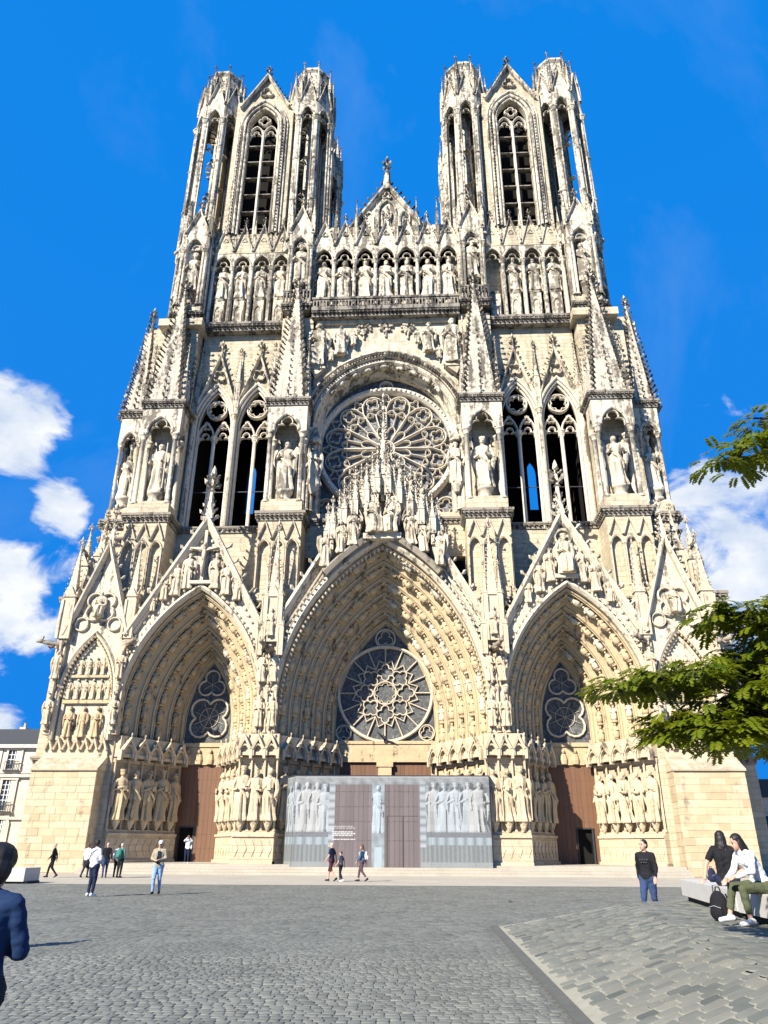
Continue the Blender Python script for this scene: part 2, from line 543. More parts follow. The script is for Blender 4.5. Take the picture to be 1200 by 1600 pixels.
    def cornice(self, x0, x1, yf, yb, z, h, out, step=0.42, ends=True):
        """a moulded string course with a row of leaf knobs under the drip"""
        e = out if ends else 0
        self.box(x0 - e, x1 + e, yf - out, yb, z + h * .72, z + h)
        self.box(x0 - e * .75, x1 + e * .75, yf - out * .8, yb - .003, z + h * .55, z + h * .72)
        self.box(x0 - e * .3, x1 + e * .3, yf - out * .35, yb - .006, z, z + h * .55)
        n = max(1, int((x1 - x0 + 2 * e) / step))
        for i in range(n):
            x = x0 - e + (i + .5) * (x1 - x0 + 2 * e) / n
            self.crocket((x, yf - out * .3, z + h * .3), (0, -1, 0.25), h * .42)

def arch(cx, a, zs, rise, n=12, z0=None):
    """left foot -> apex -> right foot of a pointed arch"""
    pts = []
    if rise < a * 1.001:
        for i in range(2 * n + 1):
            w = pi - pi * i / (2 * n)
            pts.append((cx + a * cos(w), zs + rise * sin(w)))
    else:
        R = (a * a + rise * rise) / (2 * a)
        w1 = atan2(rise, a - R)
        for i in range(n + 1):
            w = pi + (w1 - pi) * i / n
            pts.append((cx + (R - a) + R * cos(w), zs + R * sin(w)))
        pts += [(2 * cx - x, z) for x, z in reversed(pts[:-1])]
    if z0 is not None:
        pts = [(cx - a, z0)] + pts + [(cx + a, z0)]
    return pts
def circ(cx, cz, r, n=20, rot=0.0):
    return [(cx + r * cos(rot - 2 * pi * i / n), cz + r * sin(rot - 2 * pi * i / n)) for i in range(n)]
def foil(cx, cz, R, n=4, rot=pi / 4, seg=7):
    """n-lobed outline inscribed in a circle of radius R (clockwise)"""
    s = sin(pi / n)
    r = R * s / (1 + s) * 1.1
    d = R - r
    half = d * s
    pts = []
    for k in range(n):
        c = rot - 2 * pi * k / n
        ox, oz = cx + d * cos(c), cz + d * sin(c)
        span = pi - acos_safe((d * d + r * r - (d * cos(pi / n) + sqrt(max(0, r * r - half * half))) ** 2) / (2 * d * r))
        for i in range(seg):
            w = c + span - 2 * span * i / (seg - 1)
            pts.append((ox + r * cos(w), oz + r * sin(w)))
    return pts
def acos_safe(x):
    return math.acos(max(-1.0, min(1.0, x)))
def trefoil_arch(cx, a, zs, seg=5):
    """cusped head: left foot -> up -> right foot"""
    pts = [(cx - a, zs)]
    r = a * .5
    for i in range(seg + 1):
        w = pi - (pi * .62) * i / seg
        pts.append((cx - a + r + r * cos(w), zs + .25 * a + r * sin(w)))
    for i in range(seg * 2 + 1):
        w = pi * 1.06 - pi * 1.12 * i / (seg * 2)
        pts.append((cx + r * 1.02 * cos(w), zs + a * .95 + r * 1.15 * sin(w)))
    for i in range(seg + 1):
        w = pi * .62 - (pi * .62) * i / seg
        pts.append((cx + a - r + r * cos(w), zs + .25 * a + r * sin(w)))
    pts.append((cx + a, zs))
    return pts

def wall_arch(mb, x0, x1, z0, z1, y0, y1, holes):
    """a wall slab x0..x1, z0..z1 with arched openings cut from its foot: holes = [arch path ...] left to right"""
    poly = [(x0, z0), (x0, z1), (x1, z1), (x1, z0)]
    for h in sorted(holes, key=lambda q: -q[0][0]):
        hh = list(reversed(h))
        if abs(hh[0][1] - z0) > 1e-6:
            hh = [(hh[0][0], z0)] + hh + [(hh[-1][0], z0)]
        poly += hh
    mb.prism(poly, y0, y1)

def mesh_of(mb, name, mat, smooth=False):
    me = bpy.data.meshes.new(name)
    me.from_pydata(mb.v, [], mb.f)
    if mat is not None:
        me.materials.append(mat)
    if mb.ck and mat is not None and mat in (M['white'], M['stone'], M['dark'], M['spire']):
        me.materials.append(M['crust'])
        mi = [0] * len(mb.f)
        for s_, n_ in mb.ck:
            if mb.v[mb.f[s_][0]][2] > 26.5:         # the high leafwork has gone black, the low has been cleaned
                mi[s_:s_ + n_] = [1] * n_
        me.polygons.foreach_set('material_index', mi)
    if smooth:
        me.polygons.foreach_set('use_smooth', [True] * len(me.polygons))
    me.update()
    return me
def link(name, me, parent=None, loc=(0, 0, 0), rot=(0, 0, 0), sc=(1, 1, 1)):
    o = bpy.data.objects.new(name, me)
    COL.objects.link(o)
    o.location = loc
    o.rotation_euler = rot
    o.scale = sc if isinstance(sc, (tuple, list)) else (sc, sc, sc)
    if parent is not None:
        o.parent = parent
    return o
def obj(name, mb, mat, parent=None, smooth=False, kind=None):
    o = link(name, mesh_of(mb, name, mat, smooth), parent)
    if kind:
        o['kind'] = kind
    return o
def tag(o, label, cat, group=None):
    o['label'] = label
    o['category'] = cat
    if group:
        o['group'] = group
    return o
def structure(o, label=None):
    o['kind'] = 'structure'
    if label:
        o['label'] = label
    return o

# ------------------------------------------------------------------ carved figures (shared meshes)
def statue_mesh(seed, mat, seated=False, crown=False, staff=False, wings=False, book=True, low=False):
    """a robed stone figure 1 unit tall, facing -Y, feet at z = 0"""
    r = random.Random(seed)
    mb = MB()
    na, ph, tw = (12 if low else 26), r.uniform(0, 6), r.uniform(-2.5, 2.5)
    sway = r.uniform(-.03, .03)
    if seated:
        prof = [(0.0, .15, .15, -.10), (.06, .15, .16, -.10), (.2, .14, .15, -.10), (.34, .155, .16, -.08), (.40, .16, .17, -.05), (.44, .14, .13, .0), (.55, .115, .095, .02), (.68, .135, .095, .02), (.76, .15, .085, .02), (.80, .10, .07, .02), (.825, .045, .045, .01), (.85, .04, .045, .0)]
        hz = .91
    else:
        prof = [(0.0, .135, .105, 0), (.03, .14, .11, 0), (.15, .118, .095, 0), (.3, .115, .095, -.01), (.42, .12, .10, -.012), (.52, .118, .095, -.005), (.6, .104, .085, 0), (.7, .118, .088, 0), (.78, .135, .083, .004), (.815, .12, .07, .006), (.84, .06, .05, .004), (.86, .037, .04, 0), (.875, .036, .04, -.004)]
        hz = .928
    rings = []
    for z, rx, ry, oy in prof:
        fold = .17 * max(0.0, 1 - (z / .66) ** 2) + .05 * (z < .8)
        ring = []
        for k in range(na):
            w = 2 * pi * k / na
            q = 1 + fold * sin(w * 6 + ph + tw * z) + .55 * fold * sin(w * 9 + ph * 2 - tw * 2 * z)
            ring.append((sway * sin(z * pi) + rx * q * cos(w), oy + ry * q * sin(w), z))
        rings.append(ring)
    vs = [p for rg in rings for p in rg]
    fs = []
    for i in range(len(rings) - 1):
        for k in range(na):
            k2 = (k + 1) % na
            fs.append((i * na + k, i * na + k2, (i + 1) * na + k2, (i + 1) * na + k))
    fs.append(tuple(range(na - 1, -1, -1)))
    mb.add(vs, fs)
    # head with hair / beard / crown
    mb.blob((0, -.012, hz), (.046, .054, .064), 8, 6)
    mb.blob((0, .012, hz + .012), (.054, .052, .062), 8, 5)
    mb.blob((0, -.06, hz - .005), (.009, .014, .016), 4, 3)
    if r.random() < .6:
        mb.blob((0, -.045, hz - .052), (.03, .025, .042), 6, 4)
    if crown:
        mb.lathe(0, 0, [(.055, hz + .03), (.062, hz + .045), (.064, hz + .085), (.05, hz + .085)], 8)
    elif r.random() < .4:
        mb.lathe(0, 0.01, [(.062, hz - .02), (.066, hz + .03), (.045, hz + .075), (.012, hz + .09)], 8)
    # arms
    zsx = .775 if not seated else .755
    for s in (-1, 1):
        up_ = r.random()
        sh = (s * .128, .0, zsx)
        if wings:
            el, ha = (s * .16, -.04, zsx - .17), (s * .09, -.14, zsx - .10)
        elif up_ < .33:
            el, ha = (s * .165, -.01, zsx - .19), (s * .04, -.115, zsx - .13)
        elif up_ < .7:
            el, ha = (s * .17, -.02, zsx - .2), (s * .09, -.13, zsx - .2)
        else:
            el, ha = (s * .165, .0, zsx - .2), (s * .15, -.07, zsx - .33)
        mid = tuple((a + b) / 2 for a, b in zip(el, ha))
        mb.tube([sh, ((sh[0] + el[0]) / 2 + s * .012, (sh[1] + el[1]) / 2, (sh[2] + el[2]) / 2), el, mid, ha], [.046, .044, .043, .036, .024], 6)
        mb.blob((ha[0], ha[1] - .012, ha[2]), (.022, .022, .028), 5, 4)
        # hanging sleeve / mantle edge
        mb.tube([el, (el[0] * .95, el[1] + .005, el[2] - .14), (el[0] * .8, el[1] + .03, el[2] - .34)], [.04, .034, .014], 5)
    # a mantle fold across the body
    mb.tube([(-.1, -.07, .66), (.0, -.115, .55), (.09, -.105, .43), (.1, -.06, .3)], [.02, .026, .028, .012], 5)
    if book:
        s0 = mb.mark()
        mb.box(-.04, .04, -.015, .015, -.05, .05)
        mb.apply(s0, lambda p: (p[0] + .03, p[1] - .135, p[2] + zsx - .15))
    if staff:
        mb.tube([(.16, -.12, .02), (.155, -.11, .95)], [.011, .011], 5)
    if wings:
        for s in (-1, 1):
            mb.prism([(s * .05, .74), (s * .14, .92), (s * .24, .86), (s * .25, .6), (s * .16, .38), (s * .09, .5)], .05, .085)
    return mesh_of(mb, 'statue', mat, False)
ST = [statue_mesh(i, M['statue'], crown=(i % 3 == 0), staff=(i % 4 == 1), book=(i % 2 == 0)) for i in range(13)]
ST_GOLD = [statue_mesh(20 + i, M['gold'], crown=(i % 3 == 0), staff=False, book=(i % 2 == 0)) for i in range(4)]
ANGEL = [statue_mesh(40 + i, M['statue'], wings=True, book=False) for i in range(3)]
SEAT = [statue_mesh(50 + i, M['statue'], seated=True, crown=(i == 0), book=(i != 0)) for i in range(3)]
LOWST = [statue_mesh(60 + i, M['statue'], low=True, book=False) for i in range(4)]

def voussoir_mesh(seed, mat):
    """a small seated figure under its leafy canopy, as carved on the arch orders; 1 unit tall"""
    r = random.Random(seed)
    mb = MB()
    prof = [(0, .17, .12), (.08, .2, .16), (.25, .19, .17), (.36, .17, .16), (.42, .15, .1), (.58, .16, .1), (.64, .09, .07), (.67, .05, .05)]
    ph = r.uniform(0, 6)
    vs, fs = [], []
    na = 8
    for z, rx, ry in prof:
        for k in range(na):
            w = 2 * pi * k / na
            q = 1 + .14 * sin(3 * w + ph + 6 * z)
            vs.append((rx * q * cos(w), ry * q * sin(w) - .03, z))
    for i in range(len(prof) - 1):
        for k in range(na):
            k2 = (k + 1) % na
            fs.append((i * na + k, i * na + k2, (i + 1) * na + k2, (i + 1) * na + k))
    fs.append(tuple(range(na - 1, -1, -1)))
    mb.add(vs, fs)
    mb.blob((0, -.04, .745), (.072, .08, .09), 6, 5)
    for s in (-1, 1):
        mb.tube([(s * .15, -.03, .57), (s * .2, -.08, .45), (s * r.uniform(.03, .14), -.19, .44)], [.05, .045, .03], 5)
    mb.lathe(0, 0.02, [(.08, .84), (.2, .88), (.22, .94), (.16, 1.0), (.05, 1.03)], 7, sy=.85)
    mb.lathe(0, 0.03, [(.2, -.04), (.17, .01)], 6)
    return mesh_of(mb, 'archivolt_figure', mat, True)
VOUS = [voussoir_mesh(i, M['gold']) for i in range(4)]
VOUS_P = [voussoir_mesh(i + 9, M['white']) for i in range(3)]

def put_statue(meshes, parent, x, y, z, h, rz=0.0, name='statue', k=None, wide=1.0):
    me = meshes[k % len(meshes)] if k is not None else random.choice(meshes)
    return link(name, me, parent, (x, y, z), (0, 0, rz + random.uniform(-.12, .12)), (h * wide, h * wide, h))
# ------------------------------------------------------------------ the cathedral
cath = bpy.data.objects.new('cathedral', None)
COL.objects.link(cath)
tag(cath, 'tall pale Gothic cathedral with twin open towers, rose window and three carved portals', 'cathedral')

ZS = 8.75          # top of the jamb canopies, foot of the arch orders
YB = 5.3           # plane of the doors and tympana

def frame_map(p0, p1):
    """local (u along, v towards the viewer, z) -> world for a wall running p0 -> p1 (left to right as seen)"""
    dx, dy = p1[0] - p0[0], p1[1] - p0[1]
    l = hypot(dx, dy)
    tx, ty = dx / l, dy / l
    nx, ny = ty, -tx          # to the viewer when running left to right
    def fn(q):                # q = (u, y, z) with y negative towards the viewer
        return (p0[0] + tx * q[0] + nx * -q[1], p0[1] + ty * q[0] + ny * -q[1], q[2])
    return fn, l, atan2(ty, tx)

def jamb(parent, p0, p1, ns, meshes, plinth=2.5, first=0.5, figs=True, canopy=True, statues=True, sh=3.35):
    """plinth, statues on consoles, colonnettes and a zigzag row of canopies along a jamb wall"""
    fn, l, rz = frame_map(p0, p1)
    base = MB()
    s0 = base.mark()
    base.box(-.02, l + .02, -.42, .15, 0.0, plinth - .25)
    base.box(-.02, l + .02, -.52, .15, plinth - .25, plinth - .1)
    base.box(-.02, l + .02, -.30, .15, plinth - .1, plinth + .12)
    base.box(-.02, l + .02, -.58, .15, 0.0, .75)
    n = max(2, int(l / .55))
    for i in range(n):                       # blind lozenge carving on the plinth
        u = (i + .5) * l / n
        base.prism([(u - .2, 1.5), (u, 2.0), (u + .2, 1.5), (u, 1.0)], -.46, -.4)
    base.apply(s0, fn)
    obj('plinth', base, M['wall'], parent)
    cm = MB()
    s0 = cm.mark()
    step = l / ns
    for i in range(ns + 1):
        u = i * step
        cm.column(min(max(u, .08), l - .08), -.14, plinth + .12, 7.2, .085, 6)
    for i in range(ns):
        u = (i + .5) * step
        cm.lathe(u, -.36, [(.05, plinth + .1), (.12, plinth + .2), (.3, plinth + .62), (.32, plinth + .72)], 7)
        cm.blob((u, -.42, plinth + .4), (.2, .16, .16), 6, 4)
    cm.box(0, l, -.1, .1, 6.95, 7.2)
    cm.apply(s0, fn)
    obj('console_row', cm, M['stone'], parent)
    if canopy:
        ca = MB()
        s0 = ca.mark()
        ca.box(0, l, -.62, .1, 7.3, 7.5)
        ca.box(0, l, -.5, .1, 7.5, 8.7)
        for i in range(ns):
            u = (i + .5) * step
            h = step * .5
            path = [(u - h, 7.72), (u, 8.62), (u + h, 7.72)]
            ca.sweep(path, [(-.16, -.5), (-.16, -.86), (0, -.9), (0, -.5)])
            ca.sweep(arch(u, h * .7, 7.55, h * .95, 4, 7.25), [(-.06, -.5), (-.06, -.78), (.04, -.8), (.04, -.5)])
            ca.box(u - h - .09, u - h + .09, -.84, -.45, 7.05, 7.75)
            ca.crocket((u, -.8, 8.6), (0, -.2, 1), .2)
        ca.box(l - .09, l + .09, -.84, -.45, 7.05, 7.75)
        ca.apply(s0, fn)
        obj('canopy_row', ca, M['stone'], parent)
    if statues:
        for i in range(ns):
            q = fn(((i + .5) * step, -.42, plinth + .72))
            put_statue(meshes, parent, q[0], q[1], q[2], sh * random.uniform(.96, 1.02), rz + random.uniform(-.25, .25), wide=1.02)
    return fn

def portal(cx, aF, aB, apF, apB, N_, side, figstep, label):
    yF = 0.1
    ZA = 10.2
    root_m = MB()
    rings = []
    for k in range(N_):
        for q, dy in ((0.0, 0.0), (.08, .30), (.30, .62), (.66, .86)):
            rings.append((k + q, (k + dy)))
    rings.append((N_, N_))
    npt = 15
    allr = []
    for ua, uy in rings:
        a = aF + (aB - aF) * ua / N_
        ap = apF + (apB - apF) * ua / N_
        y = yF + (YB - yF) * uy / N_
        allr.append([(x, y, z) for x, z in arch(cx, a, ZA, ap - ZA, npt, ZS - .05)])
    n = len(allr[0])
    vs = [p for r in allr for p in r]
    fs = []
    for i in range(len(allr) - 1):
        for j in range(n - 1):
            fs.append((i * n + j, i * n + j + 1, (i + 1) * n + j + 1, (i + 1) * n + j))
    root_m.add(vs, fs)
    p = obj('portal', root_m, M['gold'], cath)
    p['label'] = label
    rolls = MB()
    for k in range(N_ + 1):
        a = aF + (aB - aF) * k / N_
        ap = apF + (apB - apF) * k / N_
        y = yF + (YB - yF) * k / N_
        path = arch(cx, a, ZA, ap - ZA, npt, ZS - .05)
        for rr, dn, dy in ((.11, 0.0, .02), (.055, -.13, .14), (.055, .12, .12)):
            sec = [(dn + rr * cos(w), y + dy + rr * sin(w)) for w in [2 * pi * i / 7 for i in range(8)]]
            rolls.sweep(path, sec, capped=False)
    obj('arch_roll', rolls, M['gold'], p, True)
    # carved figures in the hollows
    for k in range(N_):
        u = k + .42
        a = aF + (aB - aF) * u / N_
        ap = apF + (apB - apF) * u / N_
        y = yF + (YB - yF) * (k + .42) / N_
        path = arch(cx, a, ZA, ap - ZA, 40, ZS)
        half = path[:len(path) // 2 + 1]
        L = [0.0]
        for i in range(1, len(half)):
            L.append(L[-1] + hypot(half[i][0] - half[i - 1][0], half[i][1] - half[i - 1][1]))
        cnt = int(L[-1] / figstep)
        for m_ in range(cnt):
            d = (m_ + .12) * L[-1] / cnt
            i = next(i for i in range(1, len(L)) if L[i] >= d)
            q = (d - L[i - 1]) / max(1e-6, L[i] - L[i - 1])
            x = half[i - 1][0] + (half[i][0] - half[i - 1][0]) * q
            z = half[i - 1][1] + (half[i][1] - half[i - 1][1]) * q
            tx, tz = half[i][0] - half[i - 1][0], half[i][1] - half[i - 1][1]
            tl = hypot(tx, tz)
            for sgn in (1, -1):
                zz = Vector((tx / tl * sgn, 0, tz / tl))
                fwd = Vector((tz / tl * sgn * .75, -1.0, -tx / tl * .75))      # inwards and out to the square
                fwd = (fwd - zz * fwd.dot(zz)).normalized()
                xx = (-fwd).cross(zz)
                mt = Matrix((xx, -fwd, zz)).transposed().to_4x4()
                h = L[-1] / cnt * .98
                px = x if sgn == 1 else 2 * cx - x
                me = random.choice(VOUS if sgn == 1 else VOUS + VOUS_P)  # pale copies only on the sunlit right; light put into the colour
                o = link('archivolt_figure', me, p)
                o.matrix_basis = Matrix.Translation((px, y, z)) @ mt @ Matrix.Diagonal((h * 1.0, h * .95, h, 1))
    return p

def arch_face(mb, cx, hw, zfoot, zap, aF, apF, y0, y1, ZA=10.2, zlow=ZS - .05):
    pa = arch(cx, aF + .12, ZA, apF + .16 - ZA, 15, zlow)
    mb.prism([(cx - hw, zlow), (cx - hw, zfoot), (cx, zap), (cx + hw, zfoot), (cx + hw, zlow)] + list(reversed(pa)), y0, y1)

# ---- the piers between the portals (their flanks are the jambs)
for s in (-1, 1):
    mb = MB()
    pl = [(s * 7.52, .05), (s * 8.76, .05), (s * 12.0, YB), (s * 3.95, YB)]
    mb.plan(pl, 0.0, ZS)
    pl = [(s * 7.68, .3), (s * 8.6, .3), (s * 10.7, 3.7), (s * 5.35, 3.7)]
    mb.plan(pl, ZS, 19.5)
    obj('portal_pier', mb, M['gold'], cath)

# ---- three portals
def side_front(s, p):
    cx = s * 13.8
    f = MB()
    arch_face(f, cx, 5.22, 15.9, 25.2, 5.05, 19.3, -.12, .12)
    obj('gable_wall', f, M['white'], p)
    g = MB()
    g.gable(cx, 5.45, 15.9, 25.6, -.75, .1, .46, .42, 1.25, 0)
    g.gable(cx, 4.85, 16.1, 24.8, -.42, .02, .2)
    pa = arch(cx, 5.2, 10.2, 9.35, 15, ZS)
    g.sweep(pa, [(-.12, .0), (-.12, -.35), (.05, -.55), (.22, -.5), (.3, -.12)], capped=False)
    g.finial(cx, -.3, 26.9, 1.45)
    g.lathe(cx, -.3, [(.34, 25.2), (.22, 26.9)], 6)
    g.spire(cx, -.3, 25.2, 27.2, .34, .4, .6)
    obj('gable', g, M['white'], p)
    # pierced leaf band beside the coping
    lf = MB()
    for q in [i / 16 for i in range(1, 15)]:
        for sg in (-1, 1):
            x = cx + sg * (4.5 * (1 - q) + .12)
            z = 16.4 + 8.0 * q
            lf.blob((x - sg * .25, -.17, z), (.16, .12, .2), 5, 3)
    path = arch(cx, 5.5, 10.2, 9.75, 24, 12)
    for i in range(6, len(path) - 6):
        lf.crocket((path[i][0], -.3, path[i][1]), (0, -1, .2), .26)
    obj('leaf_band', lf, M['white'], p, kind='stuff')
    if s < 0:      # the Crucifixion
        c = MB()
        c.box(cx - .11, cx + .11, -.55, -.32, 20.0, 24.2)
        c.box(cx - 1.25, cx + 1.25, -.53, -.34, 22.55, 22.78)
        c.box(cx - .9, cx + .9, -.7, -.1, 19.75, 20.0)
        obj('cross', c, M['white'], p)
        b = MB()
        b.tube([(cx, -.62, 22.85), (cx + .03, -.64, 22.3), (cx, -.62, 21.7), (cx - .03, -.66, 21.1), (cx, -.6, 20.4)], [.1, .19, .15, .14, .07], 7)
        for sg in (-1, 1):
            b.tube([(cx + sg * .1, -.62, 22.45), (cx + sg * .6, -.62, 22.6), (cx + sg * 1.12, -.6, 22.7)], [.08, .065, .05], 5)
        b.blob((cx + .05, -.68, 23.0), (.12, .13, .16), 7, 5)
        obj('carved_figure', b, M['statue'], p, True)
        for i, (dx, z, h) in enumerate(((-2.75, 18.55, 2.1), (-1.95, 18.9, 2.6), (-1.05, 19.4, 2.9), (1.05, 19.4, 2.8), (1.95, 18.9, 2.6), (2.8, 18.5, 2.1), (-3.5, 17.7, 1.4))):
            put_statue(ST, p, cx + dx, -.42, z, h, k=i)
    else:          # the Last Judgement
        put_statue(SEAT, p, cx, -.5, 20.2, 3.3, k=0, wide=1.1)
        h = MB()
        h.sweep(circ(cx, 23.3, .62, 20), [(-.12, -.1), (-.1, -.4), (.08, -.45), (.12, -.1)], True)
        obj('carved_halo', h, M['white'], p)
        for i, (dx, z, hh) in enumerate(((-1.15, 19.7, 2.7), (1.2, 19.6, 2.7), (-2.05, 18.9, 2.5), (2.1, 18.9, 2.5), (-2.95, 18.1, 1.8), (3.0, 18.1, 1.8))):
            put_statue(ANGEL if i < 4 else ST, p, cx + dx, -.42, z, hh, k=i)
        cb = MB()
        cb.box(cx - .9, cx + .9, -.75, -.1, 19.9, 20.2)
        obj('console', cb, M['white'], p)

def side_back(s, p):
    """tympanum window, lintel and door frame of a side portal"""
    cx = s * 13.8
    pa = arch(cx, 1.9, 10.9, 4.35, 12, 8.85)
    w = MB()
    w.sweep(pa, [(-.02, YB + .3), (-.02, YB - .02), (.1, YB - .16), (.28, YB - .1), (.4, YB + .05)], capped=False)
    w.box(cx - 2.1, cx + 2.1, YB - .1, YB + .3, 8.55, 8.85)
    w.box(cx - 2.4, cx - 1.72, YB + .05, YB + .4, 0.4, 8.5)
    w.box(cx + 1.72, cx + 2.4, YB + .05, YB + .4, 0.4, 8.5)
    w.box(cx - 1.75, cx + 1.75, YB + .0, YB + .4, 7.25, 8.53)
    for i in range(4):
        x = cx - 1.3 + i * .87
        w.lathe(x, YB - .05, [(.26, 7.3), (.3, 7.6), (.2, 8.0), (.1, 8.06)], 7, sy=.6)
        w.blob((x, YB - .12, 8.22), (.13, .13, .16), 6, 4)
    for sg in (-1, 1):
        for i in range(8):
            w.blob((cx + sg * 2.02, YB - .02, 1.4 + i * .75), (.2, .14, .28), 6, 4)
    obj('door_frame', w, M['gold'], p)
    g = MB()
    g.prism(arch(cx, 1.88, 10.9, 4.33, 10, 8.8), YB + .22, YB + .25)
    obj('glass', g, M['glass_dark'], p)
    t = MB()
    t.bar(foil(cx, 10.75, 1.72, 4, pi / 4, 9), .17, YB + .02, YB + .2, True)
    t.bar(foil(cx, 13.35, 1.12, 3, pi / 2, 9), .15, YB + .02, YB + .2, True)
    for k in range(8):
        w_ = pi / 8 + k * pi / 4
        t.bar([(cx, 10.75), (cx + 1.25 * cos(w_), 10.75 + 1.25 * sin(w_))], .035, YB + .14, YB + .2)
    t.bar(circ(cx, 10.75, .75, 16), .04, YB + .14, YB + .2, True)
    for k in range(6):
        w_ = pi / 6 + k * pi / 3
        t.bar([(cx, 13.35), (cx + .7 * cos(w_), 13.35 + .7 * sin(w_))], .03, YB + .14, YB + .2)
    obj('tracery', t, M['tracery'], p)

pl_ = portal(-13.8, 5.05, 1.95, 19.3, 15.3, 4, -1, 1.28, 'carved portal with the Crucifixion in its gable')
pr_ = portal(13.8, 5.05, 1.95, 19.3, 15.3, 4, 1, 1.28, 'carved portal with the Last Judgement in its gable')
pc_ = portal(0.0, 7.5, 4.0, 23.0, 18.3, 5, 0, 1.4, 'widest carved portal, behind the printed hoarding')
for s, p in ((-1, pl_), (1, pr_)):
    side_front(s, p)
    side_back(s, p)
    cx = s * 13.8
    for sg in (-1, 1):
        A = (cx - 4.95, .15) if sg < 0 else (cx + 1.85, YB - .1)
        B = (cx - 1.85, YB - .1) if sg < 0 else (cx + 4.95, .15)
        jamb(p, A, B, 5, ST_GOLD if sg < 0 else ST)  # left figures browner for shade, right ones paler for sun, by material
# central portal back wall
w = MB()
pa = arch(0, 3.95, 11.0, 7.25, 14, 8.95)
w.sweep(pa, [(-.02, YB + .3), (-.02, YB - .02), (.12, YB - .2), (.34, YB - .12), (.5, YB + .05)], capped=False)
w.box(-4.1, 4.1, YB - .12, YB + .3, 7.45, 8.95)
w.box(-4.1, 4.1, YB - .2, YB + .2, 8.75, 8.97)
w.box(-4.2, -3.45, YB - .04, YB + .3, .4, 7.44)
w.box(3.45, 4.2, YB - .04, YB + .3, .4, 7.44)
w.box(-.5, .5, YB - .25, YB + .3, .4, 7.44)
w.box(-.62, .62, YB - .32, YB + .2, 7.1, 7.43)
obj('door_frame', w, M['gold'], pc_)
g = MB()
g.prism(arch(0, 3.93, 11.0, 7.22, 12, 8.9), YB + .22, YB + .25)
obj('glass', g, M['glass_dark'], pc_)
t = MB()
RZ, RC = 3.68, 12.62
t.bar(circ(0, RC, RZ, 48), .26, YB - .1, YB + .2, True)
t.bar(circ(0, RC, .88, 24), .12, YB + .02, YB + .2, True)
t.bar(foil(0, RC, .8, 8, 0, 5), .06, YB + .08, YB + .2, True)
for k in range(8):
    w_ = pi / 2 + k * pi / 4
    t.bar(foil(1.62 * cos(w_), RC + 1.62 * sin(w_), .66, 4, w_, 6), .1, YB + .02, YB + .2, True)
for k in range(16):
    w_ = pi / 16 * 0 + k * pi / 8
    r0 = 2.28 if k % 2 == 0 else 1.95
    t.bar([(r0 * cos(w_), RC + r0 * sin(w_)), (3.6 * cos(w_), RC + 3.6 * sin(w_))], .11, YB + .02, YB + .2)
    w2 = w_ + pi / 8
    if k % 2 == 1:
        wm = w_ + pi / 8
    t.bar([((1.95 if k % 2 else 2.28) * cos(w_), RC + (1.95 if k % 2 else 2.28) * sin(w_)), (2.6 * cos(w_ + pi / 16), RC + 2.6 * sin(w_ + pi / 16)), ((1.95 if (k + 1) % 2 else 2.28) * cos(w2), RC + (1.95 if (k + 1) % 2 else 2.28) * sin(w2))], .09, YB + .03, YB + .2)
t.bar(circ(0, 16.95, .78, 20), .14, YB - .02, YB + .2, True)
t.bar(foil(0, 16.95, .66, 3, pi / 2, 7), .09, YB + .02, YB + .2, True)
for s in (-1, 1):
    t.bar(circ(s * 3.2, 9.6, .58, 18), .12, YB - .02, YB + .2, True)
    t.bar(foil(s * 3.2, 9.6, .5, 3, pi / 2, 6), .07, YB + .02, YB + .2, True)
obj('tracery', t, M['tracery'], pc_)
jamb(pc_, (-7.4, .15), (-3.9, YB - .1), 5, ST_GOLD)  # shade of the left jamb put into browner figures
jamb(pc_, (3.9, YB - .1), (7.4, .15), 5, ST)  # paler figures on the sunlit jamb
# fronts of the piers: plinth, three statues, canopies, then shafts with statuettes, gargoyle and pinnacle
for s in (-1, 1):
    a, b = sorted((s * 7.0, s * 9.75))
    mb = MB()
    mb.box(a + .3, b - .3, -.42, .06, 0, ZS)
    pf = obj('pier_front', mb, M['wall'], cath)
    jamb(pf, (a, -.38), (b, -.38), 3, ST, plinth=2.45)
    pn = MB()
    cxp = s * 8.13
    pn.box(cxp - .55, cxp + .55, -.45, .3, ZS, 15.2)
    for dx in (-.62, 0, .62):
        pn.column(cxp + dx, -.55, 8.8, 12.0, .11, 6)
        pn.column(cxp + dx, -.55, 12.0, 15.0, .1, 6)
    for i in range(10):
        pn.crocket((cxp + random.uniform(-.5, .5), -.62, 9 + i * .62), (random.uniform(-.5, .5), -1, .3), .3)
    pn.pinnacle(cxp, -.35, 15.2, .95, 3.4, 5.2, .2, .65)
    for dx, dz in ((-.75, 14.2), (.75, 14.2), (-.55, 16.5), (.55, 16.5)):
        pn.pinnacle(cxp + dx, -.75, dz, .36, 2.2, 2.2, .1, .3)
    obj('pinnacle', pn, M['stone'], pf)
    for i, (dx, z) in enumerate(((-.45, 9.2), (.45, 9.2), (-.42, 12.3), (.42, 12.3))):
        put_statue(ST, pf, cxp + dx, -.72, z, 2.1, k=i)
    put_statue(ST, pf, cxp, -.95, 15.6, 2.0, k=3)

